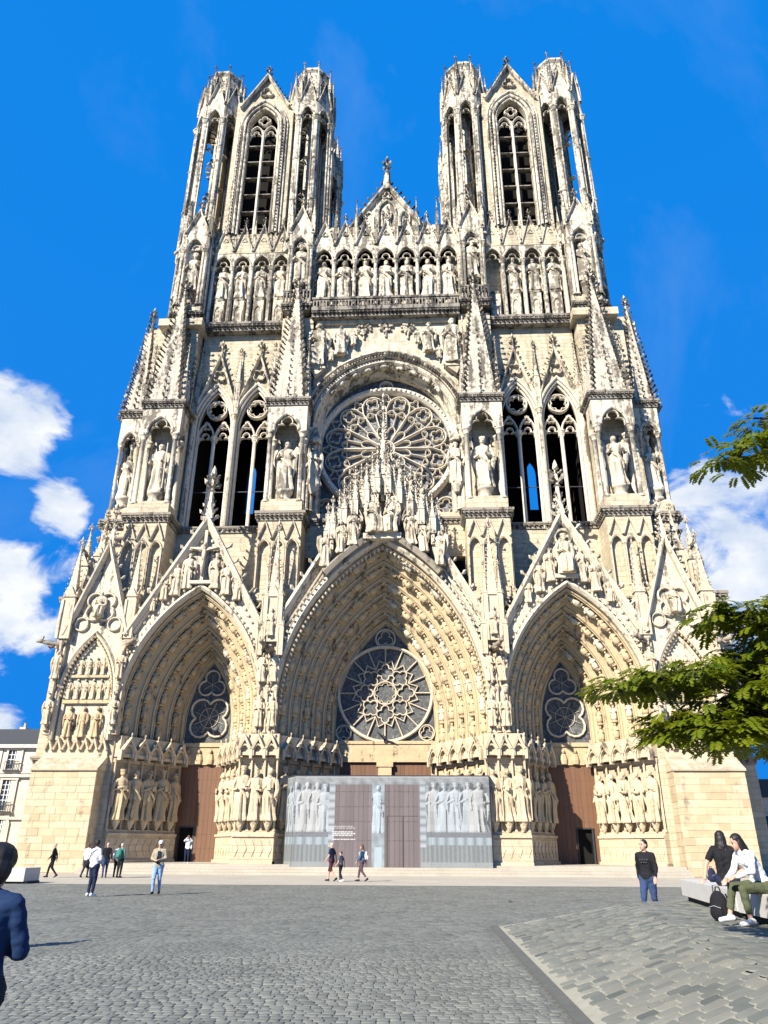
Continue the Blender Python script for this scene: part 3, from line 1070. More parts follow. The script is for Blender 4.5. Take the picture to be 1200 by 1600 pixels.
# ---- central gable with the Coronation group under a thicket of pinnacles
f = MB()
pa = arch(0, 7.62, 10.2, 12.96, 15, ZS - .05)
f.prism([(-7.85, ZS - .05), (-7.85, 16.6), (-4.55, 22.6), (-3.6, 24.0), (3.6, 24.0), (4.55, 22.6), (7.85, 16.6), (7.85, ZS - .05)] + list(reversed(pa)), -.12, .12)
obj('gable_wall', f, M['white'], pc_)
g = MB()
for s in (-1, 1):
    path = [(s * 8.15, 16.4), (s * 4.35, 23.0)]
    if s > 0:
        path = path[::-1]
    g.sweep(path, [(-.45, .1), (-.45, -.5), (-.22, -.75), (0, -.7), (0, .1)])
    q = [(s * 7.55, 16.7), (s * 4.0, 22.9)]
    if s > 0:
        q = q[::-1]
    g.sweep(q, [(-.2, .02), (-.2, -.35), (0, -.4), (0, .02)])
    g.slope_crockets((s * 8.15, 16.4), (s * 4.4, 22.9), -.3, 1.15, .42, (s * .85, .5))
pa = arch(0, 7.75, 10.2, 13.1, 18, ZS)
g.sweep(pa, [(-.2, .0), (-.2, -.4), (.0, -.62), (.25, -.55), (.38, -.12)], capped=False)
pa2 = arch(0, 8.0, 10.2, 13.5, 18)
cut = [q for q in pa2 if q[1] > 19.6]
for s in (-1, 1):            # more mouldings up the slopes
    for off, yy, ww in ((.95, -.3, .12), (1.3, -.24, .1)):
        q = [(s * (8.15 - off), 16.4 + off * .1), (s * (4.35 - off * .75), 22.6)]
        if s > 0:
            q = q[::-1]
        g.sweep(q, [(-ww, .0), (-ww, yy), (0, yy - .04), (0, .0)])
obj('gable', g, M['white'], pc_)
hd_ = MB()
hd_.sweep(cut, [(-.1, .0), (-.1, -1.0), (.25, -1.15), (.4, -1.0), (.45, .0)])
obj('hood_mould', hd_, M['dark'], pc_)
lf = MB()
path = arch(0, 7.98, 10.2, 13.4, 34, 12)
for i in range(4, len(path) - 4):
    lf.crocket((path[i][0], -.5, path[i][1]), (0, -1, .2), .3)
for s in (-1, 1):
    for i in range(15):
        q = (i + .5) / 15
        lf.blob((s * (7.35 - 3.3 * q), -.2, 16.9 + 5.6 * q), (.2, .14, .24), 5, 3)
path = arch(0, 7.25, 10.2, 12.4, 40, 9)
for i in range(1, len(path) - 1):
    lf.crocket((path[i][0], .05, path[i][1]), (0, -1, .1), .3)
obj('leaf_band', lf, M['white'], pc_, kind='stuff')
cr_ = MB()
cr_.prism([(-4.3, 22.5), (-3.9, 24.6), (-2.4, 26.3), (-1.1, 28.4), (0, 29.6), (1.1, 28.4), (2.4, 26.3), (3.9, 24.6), (4.3, 22.5)], .35, .7)
thick = []
for i in range(21):
    thick.append((-4.3 + i * .43, -.95 if i % 2 else -.45, 0.0))
for i in range(15):
    thick.append((-3.1 + i * .443, .05 if i % 2 else -.25, .9))
for i, (x, y, dz) in enumerate(thick):
    ax = abs(x)
    top = 30.4 - ax * 1.12 + dz + random.uniform(-.3, .3)
    bt = max(24.0 - ax * .45, top - 3.7)
    cr_.pinnacle(x, y, top - 2.8, .42, 1.3, 1.7, .19, .42)
    cr_.box(x - .13, x + .13, y - .1, y + .16, bt, top - 2.5)
    for k in range(3):
        cr_.crocket((x, y - .2, bt + k * .5), (random.uniform(-1, 1), -1, .2), .2)
for x in (-3.2, -2.0, -.75, .75, 2.0, 3.2):    # canopy gablets
    z = 27.6 - abs(x) * .95
    cr_.gable(x, .55, z - .9, z + .35, -1.1, .3, .12, .16, .35, .3)
    cr_.sweep(arch(x, .45, z - 1.1, .55, 4), [(-.06, .2), (-.06, -1.0), (.05, -1.05), (.05, .2)])
cr_.spire(0, -.35, 28.4, 35.2, .34, .3, .5, .8)
cr_.box(-1.45, 1.45, -1.2, -.2, 23.05, 23.5)
obj('canopy', cr_, M['white'], pc_)
put_statue(SEAT, pc_, -.75, -.85, 23.5, 3.3, .5, k=0, wide=1.15)
put_statue(SEAT, pc_, .8, -.85, 23.5, 3.25, -.5, k=1, wide=1.15)
for i, (x, z, h) in enumerate(((-2.2, 22.6, 3.0), (2.25, 22.6, 3.0), (-3.15, 22.0, 2.6), (3.2, 22.0, 2.6), (-4.3, 20.9, 2.8), (4.35, 20.9, 2.8))):
    put_statue(ANGEL, pc_, x, -.9, z, h, -x * .12, k=i)

# ---- outer buttresses: ashlar plinth, blind arch of reliefs, tall gable
unit = MB()
b = .5
unit.add([(-.5, 0, -.5), (.5, 0, -.5), (.5, 0, .5), (-.5, 0, .5), (-.488, -1, -.475), (.488, -1, -.475), (.488, -1, .475), (-.488, -1, .475)],
         [(0, 1, 5, 4), (1, 2, 6, 5), (2, 3, 7, 6), (3, 0, 4, 7), (4, 5, 6, 7)])
BLOCK = mesh_of(unit, 'stone_block', M['block'])
def ashlar(parent, p0, p1, z0, z1, course=.46, proud=.016):
    """separate blocks laid in bond on a wall face running p0 -> p1"""
    fn, l, rz = frame_map(p0, p1)
    z = z0
    row = 0
    nrow = max(1, round((z1 - z0) / course))
    hs = [course * random.uniform(.85, 1.15) for _ in range(nrow)]
    k = (z1 - z0) / sum(hs)
    for h in hs:
        h *= k
        u = 0.0
        cut_ = random.uniform(.25, .9)
        while u < l - .01:
            w_ = min(cut_ if u == 0 else random.uniform(.6, 1.35), l - u)
            if l - u - w_ < .25:
                w_ = l - u
            q = fn((u + w_ / 2, 0, z + h / 2))
            link('stone_block', BLOCK, parent, q, (0, 0, rz), (w_ - .007, proud * random.uniform(.5, 1.5), h - .007))
            u += w_
        z += h
        row += 1

def gargoyle_mesh():
    mb = MB()
    mb.tube([(0, .3, 0), (0, -.4, .05), (0, -1.0, .12), (0, -1.35, .16)], [.28, .24, .17, .15], 7)
    mb.blob((0, -1.5, .2), (.17, .26, .17), 7, 5)
    mb.blob((0, -1.72, .12), (.1, .14, .06), 6, 4)
    for s in (-1, 1):
        mb.crocket((s * .1, -1.42, .32), (s * .4, .3, 1), .18)
        mb.tube([(s * .15, -.5, -.02), (s * .24, -.75, -.2), (s * .16, -.95, -.12)], [.09, .08, .04], 5)
    return mesh_of(mb, 'gargoyle', M['dark'], True)
GARG = gargoyle_mesh()

for s in (-1, 1):
    xi, xo = 19.2, 23.75
    cx = s * 21.35
    core = MB()
    core.plan([(s * 18.86, .05), (s * xo, .05), (s * xo, 6.5), (s * 15.75, YB), (s * 15.75, YB - .02)], 0.0, ZS)
    core.plan([(s * 18.98, .3), (s * 23.5, .3), (s * 23.5, 6.5), (s * 16.9, 3.7)], ZS, 19.4)
    bt = obj('buttress', core, M['wall'], cath)
    pm = MB()
    a, b = sorted((s * xi, s * xo))
    pm.box(a, b, -1.35, .06, 0, 6.25)
    pm.add([(a - .06, -1.5, 6.25), (b + .06, -1.5, 6.25), (b + .06, .04, 6.25), (a - .06, .04, 6.25), (a - .06, -1.5, 6.36), (b + .06, -1.5, 6.36), (b + .06, -.1, 7.3), (a - .06, -.1, 7.3), (b + .06, .04, 7.3), (a - .06, .04, 7.3)],
           [(0, 1, 5, 4), (4, 5, 6, 7), (7, 6, 8, 9), (0, 4, 7, 9, 3), (1, 2, 8, 6, 5), (3, 2, 1, 0)])
    po = obj('buttress_plinth', pm, M['wall'], cath)
    ashlar(po, (a, -1.352), (b, -1.352), 0.02, 6.23)
    if s < 0:
        ashlar(po, (b + .002, -1.35), (b + .002, .0), 0.02, 6.23)
    else:
        ashlar(po, (a - .002, .0), (a - .002, -1.35), 0.02, 6.23)
    # little gablet frieze above the slope
    fr = MB()
    n = 7
    for i in range(n):
        u = a + (i + .5) * (b - a) / n
        h = (b - a) / n / 2
        fr.sweep([(u - h, 7.75), (u, 8.55), (u + h, 7.75)], [(-.14, .05), (-.14, -.32), (0, -.36), (0, .05)])
        fr.prism([(u - h, 7.28), (u - h, 7.75), (u, 8.4), (u + h, 7.75), (u + h, 7.28)], -.12, .06)
    obj('canopy_row', fr, M['stone'], bt)
    # blind arch with reliefs
    fm = MB()
    arch_face(fm, cx, 2.32, 15.9, 23.1, 1.95, 15.9, -.15, .14, 11.4, 8.4)
    fm.box(cx - 2.4, cx + 2.4, .14, .32, 8.4, 15.9)
    obj('gable_wall', fm, M['white'], bt)
    g = MB()
    g.gable(cx, 2.55, 15.9, 23.5, -.7, .1, .36, .34, 1.0, 0)
    g.spire(cx, -.3, 22.9, 25.4, .26, .3, .5, .7)
    g.sweep(arch(cx, 2.05, 11.4, 4.6, 10, 8.4), [(-.1, .0), (-.1, -.3), (.08, -.42), (.22, -.12)], capped=False)
    g.sweep(arch(cx, 1.7, 11.4, 4.1, 10, 8.4), [(-.1, .14), (-.1, -.0), (.1, -.06), (.16, .14)], capped=False)
    g.bar(foil(cx, 18.1, 1.25, 4, pi / 4, 8), .2, -.4, -.1, True)
    for sg in (-1, 1):
        g.bar(circ(cx + sg * 1.25, 16.75, .5, 14), .14, -.36, -.1, True)
    obj('gable', g, M['white'], bt)
    put_statue(SEAT, bt, cx, -.4, 17.2, 2.1, k=2, wide=1.1)
    for i in range(3):
        put_statue(ST_GOLD, bt, cx - 1.05 + i * 1.0, -.02, 8.6, 2.1, k=i)
    for i in range(6):
        put_statue(LOWST, bt, cx - 1.45 + i * .58, .02, 11.25, 1.45, k=i, name='relief_figure')
    for i in range(4):
        put_statue(LOWST, bt, cx - .85 + i * .57, .02, 13.0, 1.3, k=i + 1, name='relief_figure')
    sh = MB()
    sh.box(cx - 1.75, cx + 1.75, -.08, .15, 10.95, 11.2)
    sh.box(cx - 1.4, cx + 1.4, -.08, .15, 12.8, 12.98)
    path = arch(cx, 1.84, 11.4, 4.3, 16, 8.6)
    for i in range(1, len(path) - 1):
        sh.crocket((path[i][0], -.05, path[i][1]), (0, -1, .1), .27)
    obj('relief_band', sh, M['gold'], bt, kind='stuff')
    # statues on the pier corner beside the plinth
    for i, x in enumerate((18.95, 18.2)):
        pass
    # pinnacles at both feet of the gable, gargoyles
    for i, x in enumerate((18.98, 23.75)):
        pn = MB()
        pn.box(s * x - .3, s * x + .3, -.45, .4, ZS, 15.6)
        pn.column(s * x, -.52, 9.0, 12.1, .12, 6)
        pn.column(s * x, -.52, 12.1, 15.4, .12, 6)
        pn.pinnacle(s * x, -.2, 15.6, .7 if i == 0 else .85, 3.2, 4.2, .16, .5)
        for k in range(9):
            pn.crocket((s * x + random.uniform(-.25, .25), -.55, 9.5 + k * .66), (random.uniform(-.5, .5), -1, .3), .26)
        obj('pinnacle', pn, M['stone'], bt)
        put_statue(ST, bt, s * x, -.7, 12.6, 2.0, k=i)
        put_statue(ST, bt, s * x, -.7, 9.4, 2.0, k=i + 2)
        link('gargoyle', GARG, bt, (s * x, -.3, 15.1), (0, 0, (-s * .75 if i == 0 else s * 1.1)))
for s in (-1, 1):
    for dx in (-.0,):
        link('gargoyle', GARG, cath, (s * 8.13, -.9, 14.6), (0, 0, s * .2))
# ------------------------------------------------------------------ second storey: pier blocks and tabernacles
def tabernacle(cx, cy, w, d, zb, ang, depth_core, lab_k, big=True, zt=50.0):
    """open statue house on columns under a crocketed spire; front face centred on (cx, cy), facing ang"""
    h = w / 2
    def fn(p):
        return (cx + p[0] * cos(ang) - p[1] * sin(ang), cy + p[0] * sin(ang) + p[1] * cos(ang), p[2])
    core = MB()
    core.box(-h * .86, h * .86, d * .8, depth_core, zb, min(zt - 1.0, 47.6))      # solid pier behind
    core.box(-h * .98, h * .98, 0, d * .82, zb, zb + 1.0)
    core.box(-h * .8, h * .8, .3, d * .82, zb + 1.0, zb + 1.35)
    core.apply(0, fn)
    tb = obj('tabernacle', core, M['wall'], cath)
    c = MB()
    zc, zt0 = zb + 7.7, zb + 10.2
    a = h * .60
    for sx in (-1, 1):
        for yy in (.27, d * .7):
            c.column(sx * h * .8, yy, zb + 1.0, zc, .2 if big else .15, 9)
        c.box(sx * h * .42 - .07, sx * h * .42 + .07, d * .72, d * .84, zb + 1.3, zc)
    c.apply(0, fn)
    obj('column_set', c, M['white'], tb, True)
    m = MB()
    hole = arch(0, a, zc + .05, a * 1.55, 8)
    wall_arch(m, -h, h, zc, zt0, .02, .45, [hole])
    m.sweep(arch(0, a + .02, zc, a * 1.57, 8), [(-.02, .2), (-.04, -.03), (.06, -.1), (.16, -.06), (.2, .02)], capped=False)
    m.bar(trefoil_arch(0, a * .92, zc + .0), .13, .1, .3)
    s0 = m.mark()
    hole2 = arch(0, d * .26, zc + .05, d * .42, 6)
    wall_arch(m, -d * .4, d * .4, zc, zt0, -.2, .2, [hole2])
    m.apply(s0, lambda p: (-h + .21 + p[1], d * .42 + p[0], p[2]))
    s0 = m.mark()
    wall_arch(m, -d * .4, d * .4, zc, zt0, -.2, .2, [hole2])
    m.apply(s0, lambda p: (h - .21 - p[1], d * .42 + p[0], p[2]))
    m.box(-h + .03, h - .03, .05, d * .8, zt0 - .5, zt0 - .01)
    m.apply(0, fn)
    obj('arch_block', m, M['white'], tb)
    k = MB()
    for zz in (zt0, zb - .75):               # cornice with returns on both flanks
        k = MB()
        k.cornice(-h, h, 0, depth_core * .8, zz, .75 if zz == zt0 else .78, .28 if zz == zt0 else .35, .36)
        for sx in (-1, 1):
            for i in range(int(d / .4)):
                k.crocket((sx * (h + .08), .2 + i * .4, zz + .25), (sx, 0, .25), .26)
        k.apply(0, fn)
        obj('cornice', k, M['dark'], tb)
    sp = MB()
    z0 = zt0 + .75
    yc = d * .42
    hh = h * .76
    sp.spire(0, yc, z0, zt, hh, .52 if big else .4, .56, 1.1 if big else .8, top=.07)
    sp.spire(0, yc, z0, zt - 3.0, hh * .76, .3, .7, 0, top=.1, rot=0.0)
    for q in (.28, -.28):
        sp.add([(q * hh * 2 - .05, yc - hh - .02, z0), (q * hh * 2 + .05, yc - hh - .02, z0), (q * .35 * hh + .03, yc - hh * .38 - .05, z0 + (zt - z0) * .62), (q * .35 * hh - .03, yc - hh * .38 - .05, z0 + (zt - z0) * .62),
                (q * hh * 2 - .05, yc - hh + .25, z0), (q * hh * 2 + .05, yc - hh + .25, z0)], [(0, 1, 2, 3), (1, 5, 2), (4, 0, 3), (3, 2, 5, 4)])
    if big:
        for sx in (-1, 1):
            for yy in (.22, d * .8):
                sp.pinnacle(sx * (h - .2), yy, z0, .36, 2.2, 3.4, .2, .4)
            s1 = sp.mark()
            sp.gable(0, h * .55, z0 + .05, z0 + 3.2, -.02, .3, .18, .2, .5, .4, panel=.1)
            sp.apply(s1, lambda p: (sx * (h - .1 - p[1]), d * .42 + p[0], p[2]))
        sp.gable(0, h * .62, z0 + .05, z0 + 3.6, -.02 + .15, .5, .2, .2, .55, .5, panel=.3)
    sp.apply(0, fn)
    obj('spire', sp, M['spire'], tb)
    q = fn((0, d * .42, zb + 1.35))
    pd = MB()
    pd.column(0, 0, 0, 1.1, .36, 8)
    o = link('pedestal', mesh_of(pd, 'pedestal', M['white'], True), tb, q)
    put_statue(ST if lab_k % 2 else ANGEL, tb, q[0], q[1], q[2] + 1.1, 4.7 if big else 4.2, ang, k=lab_k, wide=1.08)
    return tb

ZB = 26.3
for s in (-1, 1):
    for i, xc in enumerate((8.35, 19.35)):
        tabernacle(s * xc, .9, 3.45, 2.5, ZB, 0.0, 6.5, i + (s > 0) * 3)
        # block under it with three blind lancets
        mb = MB()
        x0, x1 = s * xc - 1.75, s * xc + 1.75
        holes = [arch(x0 + .62 + j * 1.13, .4, 23.2, .62, 5, 19.8) for j in range(3)]
        wall_arch(mb, x0, x1, 19.8, 25.6, .88, 1.16, holes)
        mb.box(x0 + .01, x1 - .01, 1.16, 6.5, 18.5, 25.58)
        mb.box(x0, x1, .8, 1.3, 18.9, 19.8)
        pb = obj('pier_block', mb, M['wall'], cath)
        ar = MB()
        for j in range(3):
            u = x0 + .62 + j * 1.13
            ar.sweep(arch(u, .44, 23.2, .68, 5), [(-.05, .9), (-.05, .78), (.06, .72), (.12, .88)], capped=False)
            ar.gable(u, .56, 24.0, 25.5, .62, .9, .12)
            for q in (-.5, .5):
                ar.column(u + q, .82, 19.8, 23.3, .06, 6)
        ar.cornice(x0, x1, .85, 1.4, 18.5, .42, .22, .4)
        obj('blind_arcade', ar, M['stone'], pb)
    # flanking tabernacle on the side of the tower
    tabernacle(s * 24.2, 5.0, 2.5, 1.9, ZB + .5, s * pi / 2, 3.2, 4 + (s > 0), False, 49.0)
    tabernacle(s * 22.9, 3.2, 2.0, 1.7, ZB + .5, 0.0, 5.0, 5 + (s > 0), False, 48.6)
    mb = MB()
    mb.box(min(s * 18.7, s * 22.2), max(s * 18.7, s * 22.2), 3.4, 16.5, 19.0, 47.0)
    mb.box(min(s * 21, s * 24.0), max(s * 21, s * 24.0), 3.3, 12.0, 8.5, 26.6)
    sb = obj('side_buttress', mb, M['wall'], cath)
    k = MB()
    k.cornice(min(s * 21.5, s * 23.9), max(s * 21.5, s * 23.9), 3.2, 8, 24.6, .6, .3, .4)
    for i in range(6):
        k.crocket((s * 23.6, .6 + i * .45, 22.8 - i * .2), (s * .6, -.6, .4), .5)
    obj('cornice', k, M['dark'], sb)
    pn = MB()
    pn.pinnacle(s * 23.9, 1.2, 19.2, .9, 2.6, 3.0, .18, .5)
    obj('pinnacle', pn, M['stone'], sb)
    pn = MB()
    pn.pinnacle(s * 22.9, 1.6, 19.2, .8, 3.6, 3.4, .18, .5)
    pn.box(min(s * 22.4, s * 24.2), max(s * 22.4, s * 24.2), .4, 3.4, 15.0, 19.2)
    obj('pinnacle', pn, M['stone'], sb)

# walls between the piers, below the openings
for s in (-1, 1):
    mb = MB()
    a, b = sorted((s * 10.05, s * 17.6))
    mb.box(a, b, 3.5, 4.6, 19.55, 25.6)
    wl = obj('storey_wall', mb, M['wall'], cath)
    k = MB()
    k.cornice(a, b, 3.5, 5.0, 25.6, .55, .3, .4, False)
    obj('cornice', k, M['dark'], wl)
mb = MB()
mb.box(-6.62, 6.62, 3.5, 4.6, 23.3, 27.3)
wl = obj('storey_wall', mb, M['wall'], cath)
k = MB()
k.cornice(-6.6, 6.6, 3.5, 5.0, 26.2, .55, .3, .4, False)
obj('cornice', k, M['dark'], wl)

# ------------------------------------------------------------------ tower shells, paired lancets
def lancet_pair(s):
    c0 = s * 13.8
    a, b = sorted((s * 10.0, s * 17.65))
    mb = MB()
    holes = [arch(c0 + q * 1.88, 1.62, 36.4, 4.0, 10, 26.15) for q in (-1, 1)]
    wall_arch(mb, a, b, 26.15, 47.0, 4.25, 5.1, holes)
    tw = obj('belfry_storey', mb, M['wall'], cath)
    for q in (-1, 1):
        t = MB()
        cx = c0 + q * 1.88
        # jamb mouldings
        for k, (dn, y, r) in enumerate(((.12, 4.12, .13), (.36, 3.95, .15), (-.08, 4.35, .1))):
            sec = [(dn + r * cos(w), y + r * sin(w)) for w in [2 * pi * i / 7 for i in range(8)]]
            t.sweep(arch(cx, 1.62, 36.4, 4.0, 10, 26.15), sec, capped=False)
        # mullion, two lights, oculus
        t.column(cx, 4.55, 26.2, 35.6, .17, 8)
        for e in (-1, 1):
            x = cx + e * .8
            t.bar(arch(x, .72, 35.5, 1.55, 6), .2, 4.4, 4.8)
            t.bar(trefoil_arch(x, .62, 35.0), .13, 4.42, 4.75)
            t.bar(foil(x, 36.75, .42, 3, pi / 2, 5), .09, 4.42, 4.75, True)
            t.column(cx + e * 1.5, 4.55, 26.2, 35.6, .12, 7)
        t.bar(circ(cx, 38.45, .92, 20), .2, 4.4, 4.8, True)
        t.bar(foil(cx, 38.45, .8, 6, pi / 6, 5), .12, 4.42, 4.75, True)
        obj('tracery', t, M['tracery'], tw)
    for q in (-1, 1):
        cx = c0 + q * 1.88
        g = MB()
        g.gable(cx, 1.98, 38.3, 44.4, 3.7, 4.24, .26, .26, .62, 0)
        g.finial(cx, 3.95, 44.3, .8)
        g.bar(foil(cx, 41.9, .62, 4, pi / 4, 6), .12, 3.9, 4.24, True)
        g.sweep(arch(cx, 1.95, 36.4, 4.5, 10), [(-.1, 4.2), (-.1, 3.9), (.08, 3.8), (.18, 4.2)], capped=False)
        obj('gable', g, M['stone'], tw)
    for q in (-1, 0, 1):
        g = MB()
        x = c0 + q * 3.76
        g.column(x, 3.9, 26.2, 37.6, .2, 8)
        g.pinnacle(x, 3.95, 37.6, .42, 3.4, 3.4, .13, .45)
        obj('pinnacle', g, M['stone'], tw)
    br = MB()
    for z in (30.0, 35.4):
        br = MB()
        br.box(a + .4, b - .4, 4.62, 4.68, z, z + .07)
        obj('tie_bar', br, M['iron'], tw)
    # shell of the hollow tower
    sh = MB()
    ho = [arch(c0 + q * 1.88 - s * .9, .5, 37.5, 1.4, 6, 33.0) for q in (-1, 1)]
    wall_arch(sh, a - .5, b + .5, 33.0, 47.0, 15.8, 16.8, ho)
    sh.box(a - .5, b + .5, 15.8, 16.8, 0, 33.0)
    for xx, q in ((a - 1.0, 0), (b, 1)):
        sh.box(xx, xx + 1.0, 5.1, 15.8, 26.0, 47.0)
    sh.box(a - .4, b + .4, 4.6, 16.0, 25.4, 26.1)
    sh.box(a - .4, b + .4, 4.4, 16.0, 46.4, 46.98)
    obj('tower_shell', sh, M['interior'], tw)  # shade within the tower painted on as near-black
    # cornice under the gallery
    k = MB()
    k.cornice(a, b, 3.6, 6, 46.75, .9, .4, .42, False)
    obj('cornice', k, M['dark'], tw)
for s in (-1, 1):
    lancet_pair(s)

# ------------------------------------------------------------------ rose bay
RX, RZ_, RR, RY = 0.0, 34.3, 5.9, 4.95
mb = MB()
hole = arch(0, 6.35, 35.4, 6.9, 16, 27.2)
wall_arch(mb, -6.65, 6.65, 27.2, 47.4, 3.3, 4.6, [hole])
rb = obj('rose_bay', mb, M['clean'], cath)
t = MB()
for dn, y, w in ((.0, 3.3, .5), (.55, 3.1, .3), (.95, 3.0, .35)):
    pa = arch(0, 6.35, 35.4, 6.9, 18, 33.0 if dn > .3 else 27.2)
    t.sweep(pa, [(dn - .1, 3.4), (dn - .1, y - .2), (dn + .05, y - .38), (dn + w - .12, y - .3), (dn + w, 3.4)], capped=False)
pa = arch(0, 6.35, 35.4, 6.9, 18, 27.2)
t.sweep(pa, [(0, 3.3), (-.25, 3.7), (-.3, 4.1), (-.55, 4.3), (-.6, 4.95)], capped=False)
obj('arch_moulding', t, M['stone'], rb)
lf = MB()
path = arch(0, 6.9, 35.4, 7.5, 40)
for i in range(1, len(path) - 1):
    lf.crocket((path[i][0], 2.85, path[i][1]), (0, -1, .1), .34)
obj('leaf_band', lf, M['stone'], rb, kind='stuff')
for i, q in enumerate([.2, .27, .34, .41, .48, .52, .59, .66, .73, .8]):       # little figures on the arch
    path = arch(0, 6.15, 35.4, 6.7, 40)
    j = int(q * (len(path) - 1))
    tx, tz = path[j + 1][0] - path[j - 1][0], path[j + 1][1] - path[j - 1][1]
    an = atan2(tz, tx)
    o = link('arch_figure', VOUS_P[i % 3], rb, (path[j][0], 3.35, path[j][1]), (0, -an + (pi / 2 if q < .5 else -pi / 2), 0), 1.15)
g = MB()
g.prism(arch(0, 6.3, 35.4, 6.85, 14, 27.3), RY + .32, RY + .36)
obj('glass', g, M['glass'], rb)
# ring and tracery
rg = MB()
rg.sweep(circ(0, RZ_, RR + .22, 72), [(-.28, RY + .3), (-.3, RY - .15), (-.12, RY - .4), (.1, RY - .45), (.3, RY - .25), (.3, RY + .3)], True)
for i in range(84):
    w = 2 * pi * i / 84
    rg.blob(((RR + .25) * cos(w), RY - .46, RZ_ + (RR + .25) * sin(w)), (.13, .1, .13), 5, 3)
obj('rose_ring', rg, M['tracery'], rb)
tr = MB()
y0, y1 = RY - .12, RY + .28
tr.bar(circ(0, RZ_, .78, 24), .2, y0, y1, True)
tr.bar(foil(0, RZ_, .66, 6, 0, 5), .1, y0 + .05, y1, True)
def pol(r, w):
    return (r * cos(w), RZ_ + r * sin(w))
for k in range(12):
    w = pi / 12 * 0 + k * pi / 6           # main spokes
    hw = pi / 12
    tr.bar([pol(.85, w), pol(4.15, w)], .19, y0 - .05, y1)
    # petal head: from spoke to spoke in a round arch
    wm = w + hw
    path = [pol(4.0, w)]
    for i in range(9):
        q = i / 8
        ang = w + 2 * hw * q
        path.append(pol(4.15 + 1.45 * sin(pi * q) ** .6, ang))
    path.append(pol(4.0, w + 2 * hw))
    tr.bar(path, .16, y0, y1)
    # inner round-headed light
    path = [pol(.9, w + .06)]
    for i in range(7):
        q = i / 6
        path.append(pol(1.75 + .55 * sin(pi * q) ** .7, w + .06 + (2 * hw - .12) * q))
    path.append(pol(.9, w + 2 * hw - .06))
    tr.bar(path, .12, y0 + .04, y1)
    # half spoke and its two cusped lights
    tr.bar([pol(2.28, wm), pol(3.75, wm)], .12, y0 + .02, y1)
    for e in (-1, 1):
        wc = wm + e * hw * .5
        path = []
        for i in range(7):
            q = i / 6
            path.append(pol(3.55 + .5 * sin(pi * q) ** .8, wc - hw * .5 + hw * q))
        tr.bar(path, .1, y0 + .04, y1)
        c = pol(3.78, wc)
        tr.bar(foil(c[0], c[1], .3, 3, wc, 5), .06, y0 + .06, y1, True)
    c = pol(4.82, wm)
    tr.bar(foil(c[0], c[1], .62, 4, wm + pi / 4, 6), .11, y0 + .02, y1, True)
    c = pol(5.28, w)
    tr.bar(foil(c[0], c[1], .46, 3, w, 6), .1, y0 + .02, y1, True)
obj('rose_tracery', tr, M['tracery'], rb)
sm = MB()
sm.bar(circ(0, 40.85, .62, 20), .22, RY - .15, RY + .3, True)
sm.bar(foil(0, 40.85, .5, 3, pi / 2, 6), .09, RY - .05, RY + .3, True)
obj('oculus_ring', sm, M['tracery'], rb)
for s in (-1, 1):
    sm = MB()
    sm.bar(circ(s * 5.25, 28.55, .82, 22), .18, RY - .1, RY + .3, True)
    sm.bar(foil(s * 5.25, 28.55, .68, 4, 0, 6), .08, RY, RY + .3, True)
    obj('oculus_ring', sm, M['tracery'], rb)
ir = MB()
for k in range(5):
    z = 30.2 + k * 2.05
    hw = sqrt(max(.1, RR * RR - (z - RZ_) ** 2))
    ir.box(-hw, hw, RY + .26, RY + .3, z - .025, z + .025)
for k in range(24):
    w = pi / 24 + k * pi / 12
    c = pol(2.75, w)
    ir.sweep(circ(c[0], c[1], .27, 12), [(-.025, RY + .28), (.025, RY + .28), (.025, RY + .32)], True)
obj('leading', ir, M['lead'], rb, kind='stuff')
# shafts, statues and canopies at the sides of the bay
for s in (-1, 1):
    sd = MB()
    for dx, y in ((6.3, 3.1), (6.62, 2.85), (6.0, 3.7)):
        sd.column(s * dx, y, 27.3, 35.3, .17, 8)
    sd.lathe(s * 6.1, 2.8, [(.25, 28.8), (.5, 29.4), (.52, 29.6)], 7)
    sd.lathe(s * 6.1, 2.8, [(.5, 33.7), (.55, 34.0), (.3, 34.6), (.06, 35.4)], 7)
    obj('wall_shaft', sd, M['white'], rb)
for s in (-1, 1):
    put_statue(ST, rb, s * 6.1, 2.75, 29.6, 4.0, k=3 + s)
# frieze: David and Goliath, small figures and trees
fz = MB()
fz.box(-6.6, 6.6, 3.02, 3.32, 46.9, 47.35)
obj('frieze_ledge', fz, M['clean'], rb)
for s in (-1, 1):
    fz = MB()
    fz.box(min(s * 5.5, s * 7.0), max(s * 5.5, s * 7.0), 2.5, 3.35, 41.5, 41.85)
    fz.prism([(s * 5.6, 41.5), (s * 6.9, 41.5), (s * 6.5, 40.7)], 2.6, 3.3)
    obj('frieze_ledge', fz, M['clean'], rb)
def tree_relief(x, z, h):
    mb = MB()
    mb.tube([(x, 3.2, z), (x + .03, 3.2, z + h * .5)], [.11, .08], 6)
    for i in range(30):
        w = random.uniform(0, 2 * pi)
        r = sqrt(random.random()) * h * .33
        mb.blob((x + r * cos(w), 3.18 + random.uniform(-.1, .05), z + h * .62 + r * sin(w) * 1.05), (.17, .13, .17), 5, 3)
    obj('tree_relief', mb, M['stone'], rb)
for x, z in ((-2.05, 45.15), (0.0, 45.35), (2.1, 45.1)):
    tree_relief(x, z, 1.9)
for i, (x, z, h) in enumerate(((-6.25, 41.85, 4.9), (6.2, 41.85, 5.2), (-4.15, 43.2, 3.3), (4.05, 43.3, 3.3), (-2.95, 44.3, 1.6), (3.0, 44.3, 1.6), (-5.05, 42.6, 1.4), (4.95, 42.6, 1.4))):
    put_statue([statue_mesh(80 + i, M['statue'], book=False, staff=i == 1, low=i > 3)], rb, x, 2.85, z, h, k=0, wide=1.15)

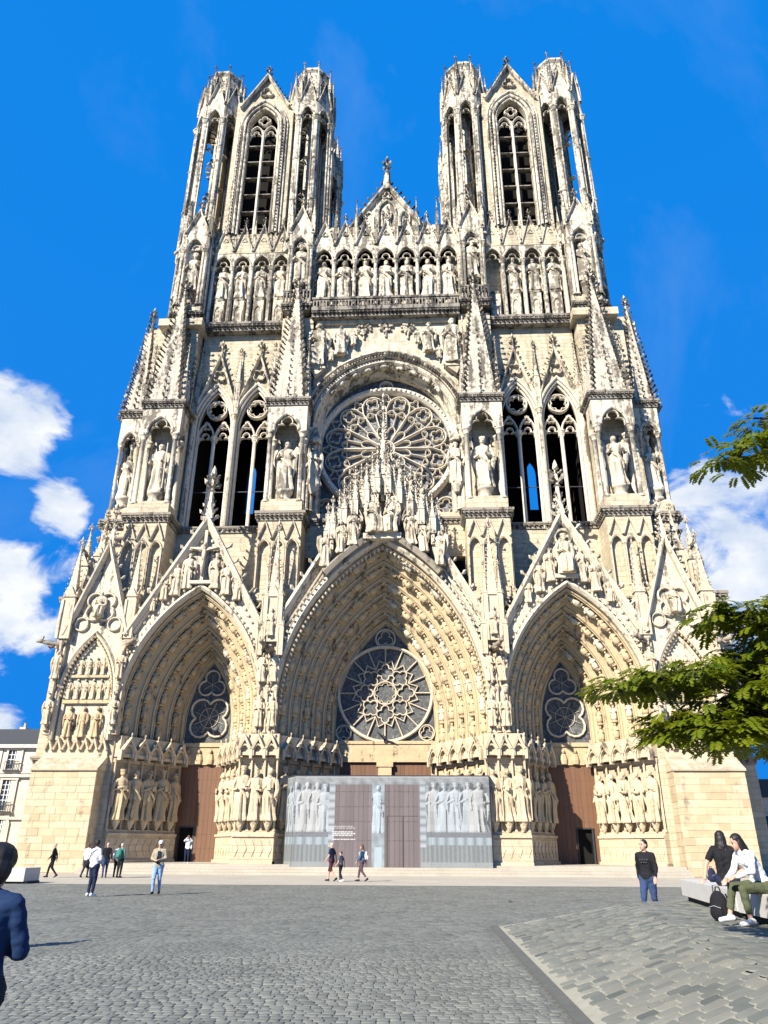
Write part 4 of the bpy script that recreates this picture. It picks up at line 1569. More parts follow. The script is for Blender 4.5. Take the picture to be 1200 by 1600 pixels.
# ------------------------------------------------------------------ gallery of kings
def king_row(parent_name, xs, w, yf, zb, zarch, zg, statue_z, statue_h, ped, skip=(), back=True, pinn=True):
    """a row of gabled niches: columns, cusped arches, gables; the kings stand inside"""
    x0, x1 = xs[0] - w / 2, xs[-1] + w / 2
    mb = MB()
    if back:
        mb.box(x0, x1, yf + 1.25, yf + 2.0, zb, zg - 1.2)
        mb.box(x0, x1, yf + .1, yf + 1.3, zg - 2.0, zg - 1.5)
    mb.box(x0, x1, yf - .1, yf + 1.3, zb - .5, zb)
    root = obj(parent_name, mb, M['wall'], cath)
    n = MB()
    cols = [x0] + [(a + b) / 2 for a, b in zip(xs, xs[1:])] + [x1]
    zc = zarch - 2.6
    for x in cols:
        n.column(x, yf + .12, zb, zc, .17, 8)
        n.box(x - .16, x + .16, yf + .3, yf + 1.3, zb, zc)
    holes = [arch(x, w * .40, zc + .1, w * .62, 7) for x in xs]
    wall_arch(n, x0, x1, zc, zarch + .35, yf, yf + .3, holes)
    for x in xs:
        n.sweep(arch(x, w * .42, zc, w * .66, 7), [(-.03, yf), (-.03, yf - .12), (.06, yf - .17), (.14, yf - .08), (.14, yf + .05)], capped=False)
        n.bar(trefoil_arch(x, w * .36, zc - .35), .12, yf + .1, yf + .28)
    obj('niche_arcade', n, M['white'], root)
    for x in xs:
        g = MB()
        g.gable(x, w * .5, zarch - .7, zg, yf - .25, yf + .2, .17, .2, .42, .55, panel=yf + .02)
        g.bar(foil(x, zarch + .75, w * .15, 3, pi / 2, 5), .07, yf - .12, yf + .04, True)
        obj('niche_gable', g, M['white'], root)
    if pinn:
        for x in cols:
            p = MB()
            p.pinnacle(x, yf + .1, zarch - .5, .3, 2.2, 2.1, .09, .3)
            obj('pinnacle', p, M['stone'], root)
    for i, x in enumerate(xs):
        pm = MB()
        if ped > .5:
            pm.box(x - .5, x + .5, yf + .2, yf + 1.1, zb, zb + ped)
            pm.sweep(arch(x, .36, zb + ped * .55, .6, 5, zb + .2), [(-.05, yf + .25), (-.05, yf + .12), (.05, yf + .1), (.1, yf + .25)])
            pm.lathe(x, yf + .6, [(.5, zb + ped), (.62, zb + ped + .25), (.5, zb + ped + .35)], 7)
        else:
            pm.lathe(x, yf + .55, [(.42, zb), (.62, zb + .5), (.5, zb + .6)], 7)
        obj('pedestal', pm, M['stone'], root)
        if i not in skip:
            put_statue(ST, root, x, yf + .58, statue_z, statue_h, k=(i * 5 + int(abs(x) * 3)) % 13, wide=1.12)
    return root

gal = king_row('gallery', [-6.2 + i * 2.067 for i in range(7)], 2.067, 3.0, 49.0, 57.4, 59.9, 50.1, 4.95, .2)
bl = MB()
bl.box(-7.0, 7.0, 2.15, 2.5, 49.2, 49.42)
bl.box(-7.0, 7.0, 2.1, 2.55, 48.05, 48.25)
for i in range(46):
    x = -6.85 + i * 13.7 / 45
    bl.box(x - .055, x + .055, 2.24, 2.42, 48.25, 49.2)
    if i < 45:
        bl.sweep(arch(x + .152, .1, 48.95, .16, 3), [(-.03, 2.4), (-.03, 2.25), (.05, 2.25), (.05, 2.4)])
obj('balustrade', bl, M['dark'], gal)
k = MB()
k.cornice(-7.0, 7.0, 2.6, 5.5, 47.3, .75, .5, .36, False)
obj('cornice', k, M['dark'], gal)
for s in (-1, 1):
    xs = [s * 10.6 + s * i * 1.96 for i in range(4)]
    xs.sort()
    king_row('gallery', xs, 1.96, 3.5, 47.7, 57.4, 60.3, 51.0, 4.15, 2.9, skip=(0,) if s > 0 else ())
# gabled statue houses on the piers at the kings' level
def pier_king(cx, yf, w, zb, ang, kk, zg=60.6, deep=4.0):
    def fn(p):
        return (cx + p[0] * cos(ang) - p[1] * sin(ang), yf + p[0] * sin(ang) + p[1] * cos(ang), p[2])
    h = w / 2
    core = MB()
    core.box(-h * .95, h * .95, 1.05, deep, zb, zg - 2.4)
    core.box(-h, h, 0, 1.1, zb - .4, zb + .6)
    core.apply(0, fn)
    r = obj('pier_niche', core, M['wall'], cath)
    n = MB()
    a = h * .62
    zc = zg - 5.6
    wall_arch(n, -h, h, zb + .6, zg - 2.2, 0, .5, [arch(0, a, zc, a * 1.9, 8, zb + .6)])
    for sx in (-1, 1):
        n.column(sx * a * 1.12, -.05, zb + .6, zc + .2, .13, 7)
        n.column(sx * h * .94, -.02, zb + .6, zc + .2, .14, 7)
        n.box(sx * h - .12, sx * h + .12, .4, 1.2, zb, zg - 2.3)
    n.sweep(arch(0, a * 1.08, zc, a * 2.0, 8), [(-.03, .05), (-.05, -.12), (.06, -.2), (.18, -.12), (.2, .05)], capped=False)
    n.bar(trefoil_arch(0, a * .95, zc - .2), .14, .15, .4)
    n.apply(0, fn)
    obj('niche_arcade', n, M['white'], r)
    g = MB()
    g.gable(0, h * 1.04, zg - 3.3, zg, -.28, .5, .22, .24, .5, .75, panel=.05)
    for sx in (-1, 1):
        g.pinnacle(sx * h * .98, .1, zg - 3.6, .32, 2.4, 2.0, .1, .3)
    g.apply(0, fn)
    obj('niche_gable', g, M['white'], r)
    p = MB()
    p.lathe(0, .55, [(.4, zb + .6), (.36, zb + 1.8), (.62, zb + 2.3), (.5, zb + 2.45)], 8)
    p.crocket((0, .05, zb + 1.9), (0, -1, .3), .4)
    p.apply(0, fn)
    obj('pedestal', p, M['stone'], r)
    q = fn((0, .5, zb + 2.45))
    put_statue(ST, r, q[0], q[1], q[2], 4.9, ang, k=kk, wide=1.1)
    k = MB()
    k.cornice(-h, h, 0, 1.6, zb - 1.1, .75, .35, .36)
    if abs(ang) < .1 and abs(cx) < 12:
        k.box(-h - .2, h + .2, -.42, -.3, zb + .9, zb + 1.08)
        for i in range(9):
            x = -h - .1 + i * (w + .2) / 8
            k.box(x - .06, x + .06, -.4, -.32, zb - .3, zb + .9)
    k.apply(0, fn)
    obj('cornice', k, M['dark'], r)
for s in (-1, 1):
    pier_king(s * 8.5, 2.5, 2.35, 49.3, 0.0, 1 + s, zg=61.6)
    pier_king(s * 19.15, 2.5, 2.55, 48.6, 0.0, 4 + s, zg=61.6)
    pier_king(s * 21.0, 3.5, 2.3, 48.6, s * radians(58), 6 + s, zg=61.9, deep=3.0)
    pier_king(s * 21.6, 6.6, 2.3, 47.9, s * pi / 2, 3 + s, zg=60.6, deep=3.0)
    sp = MB()
    sp.box(min(s * 17.8, s * 21.3), max(s * 17.8, s * 21.3), 4.2, 9.0, 46.8, 58.0)
    obj('pier_core', sp, M['wall'], cath)
    sp = MB()
    sp.box(min(s * 7.2, s * 9.6), max(s * 7.2, s * 9.6), 4.2, 9.0, 46.8, 58.0)
    obj('pier_core', sp, M['wall'], cath)
    sp = MB()
    sp.box(min(s * 17.4, s * 21.6), max(s * 17.4, s * 21.6), 2.2, 9.0, 46.6, 47.4)
    obj('pier_core', sp, M['wall'], cath)

# ------------------------------------------------------------------ towers
def turret_mesh():
    """open octagonal stair turret, axis at the origin, z as in the scene"""
    R, ap = 2.42, 2.42 * cos(pi / 8)
    side = 2 * R * sin(pi / 8)
    zb, zs, za, zg = 57.0, 75.2, 77.7, 81.4
    body = MB()
    for k in range(8):
        w = pi / 8 + k * pi / 4
        x, y = R * cos(w), R * sin(w)
        body.column(x, y, zb, zs, .24, 7)
        body.column(x * .9, y * .9, zb, zs, .2, 6)
        for e in (-1, 1):
            w2 = w + e * .13
            body.column(R * 1.0 * cos(w2), R * 1.0 * sin(w2), zb, zs, .11, 5)
        for z in (62.5, 68.5):
            body.lathe(x, y, [(.3, z), (.36, z + .12), (.3, z + .24)], 7)
        # arch panel and gable between this vertex and the next
        a = k * pi / 4 + pi / 4 - pi / 2 + pi / 2
        s0 = body.mark()
        wall_arch(body, -side / 2, side / 2, zs, za + .8, -.14, .2, [arch(0, side * .33, zs + .02, side * .75, 6)])
        body.sweep(arch(0, side * .36, zs, side * .8, 6), [(-.03, -.14), (-.03, -.24), (.1, -.28), (.16, -.14)], capped=False)
        body.bar(trefoil_arch(0, side * .3, zs - .55), .1, -.05, .15)
        body.gable(0, side * .5, za - .1, zg, -.34, .1, .16, .16, .45, 0, panel=-.05)
        body.pinnacle(-side / 2, -.12, za + .2, .26, 2.2, 2.3, .1, .25)
        body.apply(s0, lambda p: ((p[0]) * cos(a) - (p[1] - ap) * sin(a), (p[0]) * sin(a) + (p[1] - ap) * cos(a), p[2]))
    body.lathe(0, 0, [(R * .74, za - .2), (R * .74, zg + .2), (R * .7, 83.5), (R * .8, 83.8), (R * .77, 84.2), (R * .68, 84.2)], 8, rot=pi / 8)
    for k in range(8):
        w = pi / 8 + k * pi / 4
        body.pinnacle(R * .86 * cos(w), R * .86 * sin(w), 79.6, .3, 2.2, 2.6, .14, .35)
        a = k * pi / 4
        for j in range(5):
            body.crocket((R * .7 * cos(a) + random.uniform(-.3, .3), R * .7 * sin(a) + random.uniform(-.3, .3), 81.3 + j * .5), (cos(a), sin(a), .2), .22)
    body.lathe(0, 0, [(R * 1.08, zb - 1.0), (R * 1.08, zb + .3), (R * 1.0, zb + .5)], 8, rot=pi / 8)
    # spiral stair newel with treads
    body.lathe(0, 0, [(.5, zb), (.5, za)], 8)
    for i in range(56):
        w = i * .42
        z = zb + i * .34
        body.add([(0, 0, z), (1.0 * cos(w), 1.0 * sin(w), z), (1.0 * cos(w + .42), 1.0 * sin(w + .42), z), (0, 0, z + .1), (1.0 * cos(w), 1.0 * sin(w), z + .1), (1.0 * cos(w + .42), 1.0 * sin(w + .42), z + .1)],
                 [(0, 2, 1), (3, 4, 5), (0, 1, 4, 3), (1, 2, 5, 4), (2, 0, 3, 5)])
    return mesh_of(body, 'turret', M['white'])
TUR = turret_mesh()

def tower_face(cx, cy, ang, root, detail=True):
    """one tall face of a tower: moulded window with louvres under a crocketed gable"""
    def fn(p):
        return (cx + p[0] * cos(ang) - p[1] * sin(ang), cy + p[0] * sin(ang) + p[1] * cos(ang), p[2])
    a, zs, rise, z0 = 1.62, 74.9, 3.0, 59.0
    W = 3.25
    f = MB()
    wall_arch(f, -W, W, z0, 79.2, .0, .7, [arch(0, a, zs, rise, 10, z0 + .01)])
    f.prism([(-2.55, 79.2), (0, 83.3), (2.55, 79.2)], .12, .5)
    f.box(-W, W, -.05, .7, 56.5, z0)
    f.apply(0, fn)
    fo = obj('tower_face', f, M['wall'], root)
    m = MB()
    for dn, y, r in ((.1, -.05, .13), (.42, -.2, .16), (.8, -.32, .14), (1.1, -.1, .12)):
        sec = [(dn + r * cos(w), y + r * sin(w)) for w in [2 * pi * i / 7 for i in range(8)]]
        m.sweep(arch(0, a, zs, rise, 10, z0), sec, capped=False)
    m.gable(0, 2.85, 78.0, 83.6, -.5, .45, .26, .32, .62, 0)
    m.finial(0, 0, 83.4, .95)
    m.bar(foil(0, 80.6, .75, 3, pi / 2, 6), .12, -.2, .12, True)
    if detail:
        for sx in (-1, 1):
            for i in range(34):
                m.crocket((sx * 2.32, -.3, z0 + .4 + i * .46), (sx * .25, -1, .15), .24)
    m.apply(0, fn)
    obj('window_moulding', m, M['white'], fo)
    t = MB()
    t.bar([(0, z0), (0, zs - .6)], .26, .15, .6)
    t.column(0, .2, z0, zs - .5, .14, 7)
    for e in (-1, 1):
        t.bar(arch(e * .8, .72, zs - .7, 1.2, 6, zs - 1.5), .16, .15, .5)
        t.bar(trefoil_arch(e * .8, .6, zs - 1.25), .1, .2, .45)
    t.bar(foil(0, zs + 1.35, .68, 4, 0, 6), .16, .15, .5, True)
    t.apply(0, fn)
    obj('tracery', t, M['tracery'], fo)
    if detail:
        for e in (-1, 1):
            for i in range(6):
                z = z0 + .9 + i * 2.45
                lv = MB()
                lv.add([(e * .83 - .72, .15, z), (e * .83 + .72, .15, z), (e * .83 + .72, 1.0, z + .35), (e * .83 - .72, 1.0, z + .35),
                        (e * .83 - .72, .15, z + .12), (e * .83 + .72, .15, z + .12), (e * .83 + .72, 1.0, z + .47), (e * .83 - .72, 1.0, z + .47)],
                       [(0, 1, 5, 4), (1, 2, 6, 5), (2, 3, 7, 6), (3, 0, 4, 7), (4, 5, 6, 7), (3, 2, 1, 0)])
                lv.apply(0, fn)
                obj('louvre', lv, M['dark'], fo)
    return fo

for s in (-1, 1):
    cx = s * 13.8
    b = MB()
    b.box(cx - 6.6, cx + 6.6, 4.0, 15.5, 56.4, 57.6)
    tw = obj('tower', b, M['wall'], cath)
    b = MB()
    b.box(cx - 3.3, cx + 3.3, 4.2, 15.4, 78.6, 79.1)
    obj('tower_roof', b, M['lead'], tw)
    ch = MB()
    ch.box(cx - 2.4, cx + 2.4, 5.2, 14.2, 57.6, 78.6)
    obj('chamber_shade_box', ch, M['interior'], tw)  # dark box added so the gaps between louvres read as black shade
    tw['label'] = 'open tower with octagonal turrets and louvred window, ' + ('left' if s < 0 else 'right') + ' of the pair'
    for tx in (-s * 5.0, s * 5.5):
        for ty in (5.35, 14.2):
            link('turret', TUR, tw, (cx + tx, ty, 0), (0, 0, 0), (1.05, 1.05, 1.008))
    tower_face(cx, 3.5, 0.0, cath)
    tower_face(cx, 16.0, pi, cath, False)
    tower_face(cx + 5.9, 9.8, pi / 2, cath, False)
    tower_face(cx - 5.9, 9.8, -pi / 2, cath, False)
    for q in (-1, 1):
        c = MB()
        c.box(cx + q * 3.0 - .35 - .2, cx + q * 3.0 + .35 + .2, 4.2, 7.0, 57.6, 78.8)
        obj('tower_pier', c, M['wall'], tw)
        c = MB()
        c.box(cx + q * 3.0 - .35 - .2, cx + q * 3.0 + .35 + .2, 12.6, 15.3, 57.6, 78.8)
        obj('tower_pier', c, M['wall'], tw)

# gable between the towers
g = MB()
g.gable(0, 4.1, 60.3, 66.9, 4.2, 5.1, .42, .5, .85, 0, panel=4.7)
g.lathe(0, 4.65, [(.55, 65.8), (.3, 68.3), (.42, 68.4), (.25, 68.6)], 6)
g.finial(0, 4.65, 68.4, 1.25)
g.sweep(arch(0, .85, 62.8, 1.5, 8, 60.6), [(-.05, 4.7), (-.05, 4.45), (.12, 4.4), (.2, 4.7)])
for sx in (-1, 1):
    g.sweep(arch(sx * 1.9, .45, 61.9, .8, 6, 60.6), [(-.04, 4.7), (-.04, 4.5), (.1, 4.45), (.16, 4.7)])
    for i, x in enumerate((3.1, 5.2, 1.0)):
        g.pinnacle(sx * x, 3.6, 58.8, .26, 2.2, 2.3, .08, .25)
g.bar(foil(0, 65.0, .5, 3, pi / 2, 6), .1, 4.45, 4.7, True)
g.box(-6.4, 6.4, 4.25, 6.0, 47.4, 60.4)
ug = obj('upper_gable', g, M['white'], cath)
put_statue(ST, ug, 0, 4.55, 60.7, 2.7, k=3)

# nave, aisles behind (the body the towers stand against)
nb = MB()
nb.box(-7.5, 7.5, 16.0, 95, 0, 42)
nb.prism([(-8, 42), (0, 56.5), (8, 42)], 17.5, 95)
obj('nave', nb, M['wall'], cath)
for s in (-1, 1):
    ab = MB()
    x0, x1 = sorted((s * 15.8, s * 22.0))
    ab.box(x0, x1, 6.2, 16.6, 0, 26.0)
    x0, x1 = sorted((s * 7.4, s * 21.0))
    ab.box(x0, x1, 16.6, 92, 0, 16.5)
    x0, x1 = sorted((s * 22.0, s * 28.7))
    ab.box(x0, x1, 8.5, 14.0, 0, 20.8)
    ao = obj('aisle', ab, M['wall'], cath)
    k = MB()
    x0, x1 = sorted((s * 24.3, s * 28.7))
    k.cornice(x0, x1, 8.5, 14.0, 20.8, .9, .4, .5)
    obj('cornice', k, M['dark'], ao)
    k = MB()
    k.cornice(x0, x1, 8.5, 8.7, 7.6, .6, .3, .5)
    obj('cornice', k, M['dark'], ao)
    rl = MB()
    for i in range(9):
        rl.blob((s * 26.6, 8.35, 1.5 + i * .8), (.35, .25, .38), 6, 4)
    rl.box(s * 26.6 - .5, s * 26.6 + .5, 8.3, 8.52, .6, 7.4)
    rl.box(s * 26.6 - .7, s * 26.6 + .7, 8.1, 8.53, 7.4, 8.2)
    obj('carved_strip', rl, M['gold'], ao)
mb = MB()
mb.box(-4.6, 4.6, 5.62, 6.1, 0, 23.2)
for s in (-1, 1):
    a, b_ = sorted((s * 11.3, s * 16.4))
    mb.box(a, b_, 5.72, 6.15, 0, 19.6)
obj('inner_wall', mb, M['interior'], cath)  # near-black faces stand for the shade behind the open doors

# ------------------------------------------------------------------ doors of planks
PLANKM = None
def wood_mat():
    m, t, p = new_mat('door_oak')
    g = N(t, 'ShaderNodeNewGeometry')
    oi = N(t, 'ShaderNodeObjectInfo')
    n = noise(t, mapping(t, g.outputs['Position'], (9, 9, .5)), 2.0, 5.0, .65)
    c = mx(t, n, (0.115, 0.055, 0.027), (0.23, 0.112, 0.054))
    c = mx(t, 0.55, c, mx(t, oi.outputs['Random'], (.7, .7, .7), (1.25, 1.2, 1.15)), 'MULTIPLY')
    t.links.new(c, p.inputs['Base Color'])
    p.inputs['Roughness'].default_value = .65
    bump(t, p, n, .4, .01)
    return m
M['wood'] = wood_mat()
def door(x0, x1, z0, z1, y, gap=None, open_part=None):
    b = MB()
    if open_part:
        b.box(x0, open_part[0], y + .1, y + .16, z0, z1)
        b.box(open_part[1], x1, y + .1, y + .16, z0, z1)
        b.box(open_part[0], open_part[1], y + .1, y + .16, open_part[2], z1)
    else:
        b.box(x0, x1, y + .1, y + .16, z0, z1)
    for z in (z0 + .5, (z0 + z1) / 2, z1 - .5):
        pass
    d = obj('door', b, M['iron'], cath)
    n = max(3, round((x1 - x0) / .33))
    for i in range(n):
        xa, xb = x0 + i * (x1 - x0) / n, x0 + (i + 1) * (x1 - x0) / n
        segs = [(z0 + .02, z1 - .02)]
        if open_part and xb > open_part[0] + .05 and xa < open_part[1] - .05:
            segs = [(open_part[2], z1 - .02)]
        for za, zb in segs:
            pm = MB()
            pm.add([(xa + .006, y, za), (xb - .006, y, za), (xb - .006, y, zb), (xa + .006, y, zb), (xa, y + .1, za), (xb, y + .1, za), (xb, y + .1, zb), (xa, y + .1, zb)],
                   [(0, 1, 2, 3), (0, 4, 5, 1), (1, 5, 6, 2), (2, 6, 7, 3), (3, 7, 4, 0)])
            obj('plank', pm, M['wood'], d)
    st = MB()
    for z in [z0 + .9 + i * .95 for i in range(int((z1 - z0 - .6) / .95))]:
        for i in range(n * 2):
            x = x0 + (i + .5) * (x1 - x0) / (n * 2)
            if open_part and open_part[0] - .05 < x < open_part[1] + .05 and z < open_part[2]:
                continue
            st.blob((x, y - .005, z), (.022, .018, .022), 4, 3)
    if open_part:
        st.box(open_part[1] - .06, open_part[1] + .05, y - .02, y + .06, z0, open_part[2])
        st.box(open_part[0] - .05, open_part[0] + .04, y - .02, y + .06, z0, open_part[2])
        st.box(open_part[0], open_part[1], y - .02, y + .06, open_part[2] - .04, open_part[2] + .06)
    obj('door_stud', st, M['iron'], d, kind='stuff')
    return d
door(-15.5, -12.1, .55, 7.24, 5.42, open_part=(-15.2, -14.1, 2.9))
door(12.1, 15.5, .55, 7.24, 5.42, open_part=(13.9, 15.0, 2.9))
door(-3.45, -.5, .55, 7.44, 5.42)
door(.5, 3.45, .55, 7.44, 5.42)
# ------------------------------------------------------------------ ground
def ground_mat(name, c1, c2, cell, mortar, grain=8.0, bstr=.6):
    m, t, p = new_mat(name)
    g = N(t, 'ShaderNodeNewGeometry')
    pos = g.outputs['Position']
    br = N(t, 'ShaderNodeTexBrick')
    inp(br, Scale=1.0, Mortar_Size=.012, Brick_Width=cell[0], Row_Height=cell[1], Mortar_Smooth=.4, Bias=0.0)
    br.inputs['Color1'].default_value = (*c1, 1)
    br.inputs['Color2'].default_value = (*c2, 1)
    br.inputs['Mortar'].default_value = (*mortar, 1)
    wob = mx(t, .04, pos, N(t, 'ShaderNodeTexNoise').outputs['Color'], 'ADD')
    t.links.new(wob, br.inputs['Vector'])
    n = noise(t, pos, .35, 4.0, .6)
    c = mx(t, rng(t, n, .3, .7, .0, .45), br.outputs['Color'], tuple(x * .72 for x in c1))
    fine = noise(t, pos, grain, 4.0, .7)
    c = mx(t, .6, c, mx(t, fine, (.7, .7, .7), (1.3, 1.3, 1.3)), 'MULTIPLY')
    t.links.new(c, p.inputs['Base Color'])
    p.inputs['Roughness'].default_value = .85
    p.inputs['Specular IOR Level'].default_value = .3
    bump(t, p, mth(t, 'ADD', mth(t, 'MULTIPLY', br.outputs['Fac'], -1.0), fine), bstr, .02)
    return m
M['cobble_far'] = ground_mat('cobble_paving', (.150, .147, .122), (.192, .188, .158), (.16, .13), (.12, .116, .096))
M['parvis'] = ground_mat('pale_paving', (.43, .38, .295), (.48, .425, .335), (.9, .6), (.37, .33, .265), 5.0, .2)
def sheet(name, pts, mat, parent=None):
    mb = MB()
    mb.add(pts, [tuple(range(len(pts)))])
    return obj(name, mb, mat, parent)
plaza = sheet('plaza', [(-600, -200, 0), (600, -200, 0), (600, 900, 0), (-600, 900, 0)], M['cobble_far'])
structure(plaza, 'grey cobbled square in front of the cathedral')
pv = sheet('parvis_paving', [(-70, -18.2, .004), (70, -12.0, .004), (70, 60, .004), (-70, 60, .004)], M['parvis'])
structure(pv, 'pale stone paving strip before the cathedral steps')
# steps in front of the portals
sm = MB()
steps_o = None
for i, (yf, z) in enumerate(((-2.6, .15), (-2.2, .3), (-1.8, .45), (-1.4, .58))):
    mb = MB()
    mb.box(-19.1, 19.1, yf, 5.9, z - .146 if i else 0.0, z)
    if steps_o is None:
        steps_o = obj('steps', mb, M['parvis'])
        structure(steps_o, 'low pale stone steps leading up to the portals')
    else:
        obj('step', mb, M['parvis'], steps_o)
# ------------------------------------------------------------------ raised ramp, setts and cobbles
def sett_mat(name, stops, grain=9.0):
    m, t, p = new_mat(name)
    g = N(t, 'ShaderNodeNewGeometry')
    oi = N(t, 'ShaderNodeAttribute')
    oi.attribute_name = 'tone'
    oj = N(t, 'ShaderNodeObjectInfo')
    rv = N(t, 'ShaderNodeValToRGB')
    els = rv.color_ramp.elements
    els[0].position, els[0].color = 0.0, (*stops[0], 1)
    els[1].position, els[1].color = 1.0, (*stops[-1], 1)
    for i, c in enumerate(stops[1:-1]):
        e = els.new((i + 1) / (len(stops) - 1))
        e.color = (*c, 1)
    t.links.new(mth(t, 'FRACT', mth(t, 'ADD', oi.outputs['Fac'], oj.outputs['Random'])), rv.inputs[0])
    n = noise(t, g.outputs['Position'], grain, 4.0, .7)
    n2 = noise(t, g.outputs['Position'], .5, 3.0, .6)
    c = mx(t, .55, rv.outputs[0], mx(t, n, (.6, .6, .6), (1.4, 1.4, 1.4)), 'MULTIPLY')
    c = mx(t, .6, c, mx(t, n2, (.5, .5, .5), (1.5, 1.5, 1.5)), 'MULTIPLY')
    t.links.new(c, p.inputs['Base Color'])
    p.inputs['Roughness'].default_value = .72
    p.inputs['Specular IOR Level'].default_value = .35
    bump(t, p, n, .5, .012)
    return m
M['sett'] = sett_mat('grey_setts', ((.118, .118, .099), (.168, .167, .138), (.195, .192, .158), (.142, .141, .119), (.178, .18, .147)))
M['sett_ramp'] = sett_mat('mixed_setts', ((.11, .118, .10), (.185, .182, .148), (.145, .148, .122), (.23, .218, .17), (.09, .098, .085), (.205, .197, .157), (.165, .166, .135)))
M['joint'] = simple_mat('pale_joint_mortar', (.31, .29, .225), .95, .1, 6.0, .25, .3)
M['kerb'] = simple_mat('kerb_granite', (.12, .118, .10), .8, .3, 7.0, .3, .3)

def cobble_geo(seed, w=1.0, d=1.0, h=1.0):
    r = random.Random(seed)
    v, f = [], []
    def ring(k, z, jit):
        pts = [(-.5 * k, -.4 * k), (-.44 * k, -.5 * k), (.44 * k, -.5 * k), (.5 * k, -.4 * k), (.5 * k, .4 * k), (.44 * k, .5 * k), (-.44 * k, .5 * k), (-.5 * k, .4 * k)]
        for x, y in pts:
            v.append(((x + r.uniform(-jit, jit)) * w, (y + r.uniform(-jit, jit)) * d, z * h))
    ring(1.0, -1.0, .0)
    ring(.99, .45, .03)
    ring(.84, .95, .035)
    for i in range(2):
        for k in range(8):
            k2 = (k + 1) % 8
            f.append((i * 8 + k, i * 8 + k2, i * 8 + 8 + k2, i * 8 + 8 + k))
    f.append(tuple(range(16, 24)))
    return v, f
FLAT5 = ([(-.5, -.5, 0), (.5, -.5, 0), (.5, .5, 0), (-.5, .5, 0), (-.4, -.38, .95), (.4, -.38, .95), (.4, .38, .95), (-.4, .38, .95)], [(0, 1, 5, 4), (1, 2, 6, 5), (2, 3, 7, 6), (3, 0, 4, 7), (4, 5, 6, 7)])
def cobble_field(parent, spots, mat, nobj, wx, dy, hz, name='cobble'):
    """spots: (x, y, z, yaw, sx, sy, tilt); the nobj nearest the camera become pieces of their own"""
    geos = [cobble_geo(300 + i) for i in range(6)]
    meshes = []
    for v, f in geos:
        mb = MB()
        mb.add(v, f)
        me = mesh_of(mb, name, mat, True)
        meshes.append(me)
    spots.sort(key=lambda q: (q[0] - CAMX) ** 2 + (q[1] - CAMY) ** 2)
    rest = MB()
    tone = []
    for i, (x, y, z, yaw, sx, sy, tilt) in enumerate(spots):
        if i < nobj:
            o = link(name, random.choice(meshes), parent, (x, y, z), (tilt[0], tilt[1], yaw), (sx * wx, sy * dy, hz))
        else:
            v, f = random.choice(geos) if y < -39.5 else FLAT5
            c, s = cos(yaw), sin(yaw)
            rest.add([(x + (p[0] * c * sx * wx - p[1] * s * sy * dy), y + (p[0] * s * sx * wx + p[1] * c * sy * dy), z + p[2] * hz + tilt[2] * (p[0] * sx * wx)) for p in v], f)
            tone += [random.random()] * len(f)
    if rest.v:
        o = obj(name + 's', rest, mat, parent, True, 'stuff')
        at_ = o.data.attributes.new('tone', 'FLOAT', 'FACE')
        at_.data.foreach_set('value', tone)

def in_view(x, y, z, m=.25):
    d = Vector((x - CAMX, y - CAMY, z - CAMZ))
    zz = d.dot(_fw)
    if zz < .5:
        return False
    u, v = 600 + 1150 * d.dot(_rt) / zz, 800 - 1150 * d.dot(_up) / zz
    return -80 < u < 1280 and v < 1690

# raised corner with the bench: a slope on its left side, flat above
HT = .52
def slope_z(x, y):
    """height of the raised corner at (x, y)"""
    if y > -34.1 + (x - 4.35) * -.25 and x < 7.1:
        return None
    xl = 4.33
    xr = 7.1 + (y + 34.8) * .124
    q = (x - xl) / (xr - xl)
    return HT * min(1.0, q) if q > 0 else None
ramp = MB()
ys_ = [-56 + i * (56 - 34.8) / 24 for i in range(25)]
vs_, fs_ = [], []
for y_ in ys_:
    vs_ += [(4.33, y_, 0.0), (7.1 + (y_ + 34.8) * .124, y_, HT), (60, y_, HT)]
for i in range(24):
    a_ = i * 3
    fs_ += [(a_, a_ + 1, a_ + 4, a_ + 3), (a_ + 1, a_ + 2, a_ + 5, a_ + 4)]
ramp.add(vs_, fs_)
ramp.add([(4.33, -34.8, 0.0), (7.1, -34.8, HT), (8.8, -33.2, HT), (60, -22, HT), (60, -34.8, HT), (4.33, -34.1, 0.0),
          (7.1, -34.8, -.1), (8.8, -33.2, -.1), (60, -22, -.1), (4.33, -34.1, -.1)],
         [(0, 1, 5), (1, 4, 3, 2), (5, 1, 6, 9), (1, 2, 7, 6), (2, 3, 8, 7)])
ramp_o = obj('raised_pavement', ramp, M['joint'])
structure(ramp_o, 'sloping sett paved corner of the square, below the bench')
spots = []
y = -55.0
row = 0
while y < -33.4:
    d = random.uniform(.18, .215)
    x = 4.36 + random.uniform(0, .15)
    while x < 12.5:
        w = random.uniform(.16, .27)
        yy = y + (x - 4.4) * .10                       # courses run slightly away
        z = slope_z(x + w / 2, yy)
        limit = -34.35 + max(0.0, x - 7.1) * .55 if x > 7.1 else -34.2 - (x - 4.35) * .26
        if z is not None and yy < limit - .15 and in_view(x, yy, z):
            xr = 7.1 + (yy + 34.8) * .124
            tl = -atan2(HT, xr - 4.33) if x + w / 2 < xr else 0.0
            spots.append((x + w / 2, yy + random.uniform(-.012, .012), z + .004, .10 + random.uniform(-.025, .025), w * .92, d * .86 / 1.0, (random.uniform(-.02, .02), tl + random.uniform(-.02, .02), math.tan(-tl))))
        x += w
    y += d
cobble_field(ramp_o, spots, M['sett_ramp'], 300, 1.0, 1.0, .010, 'sett')
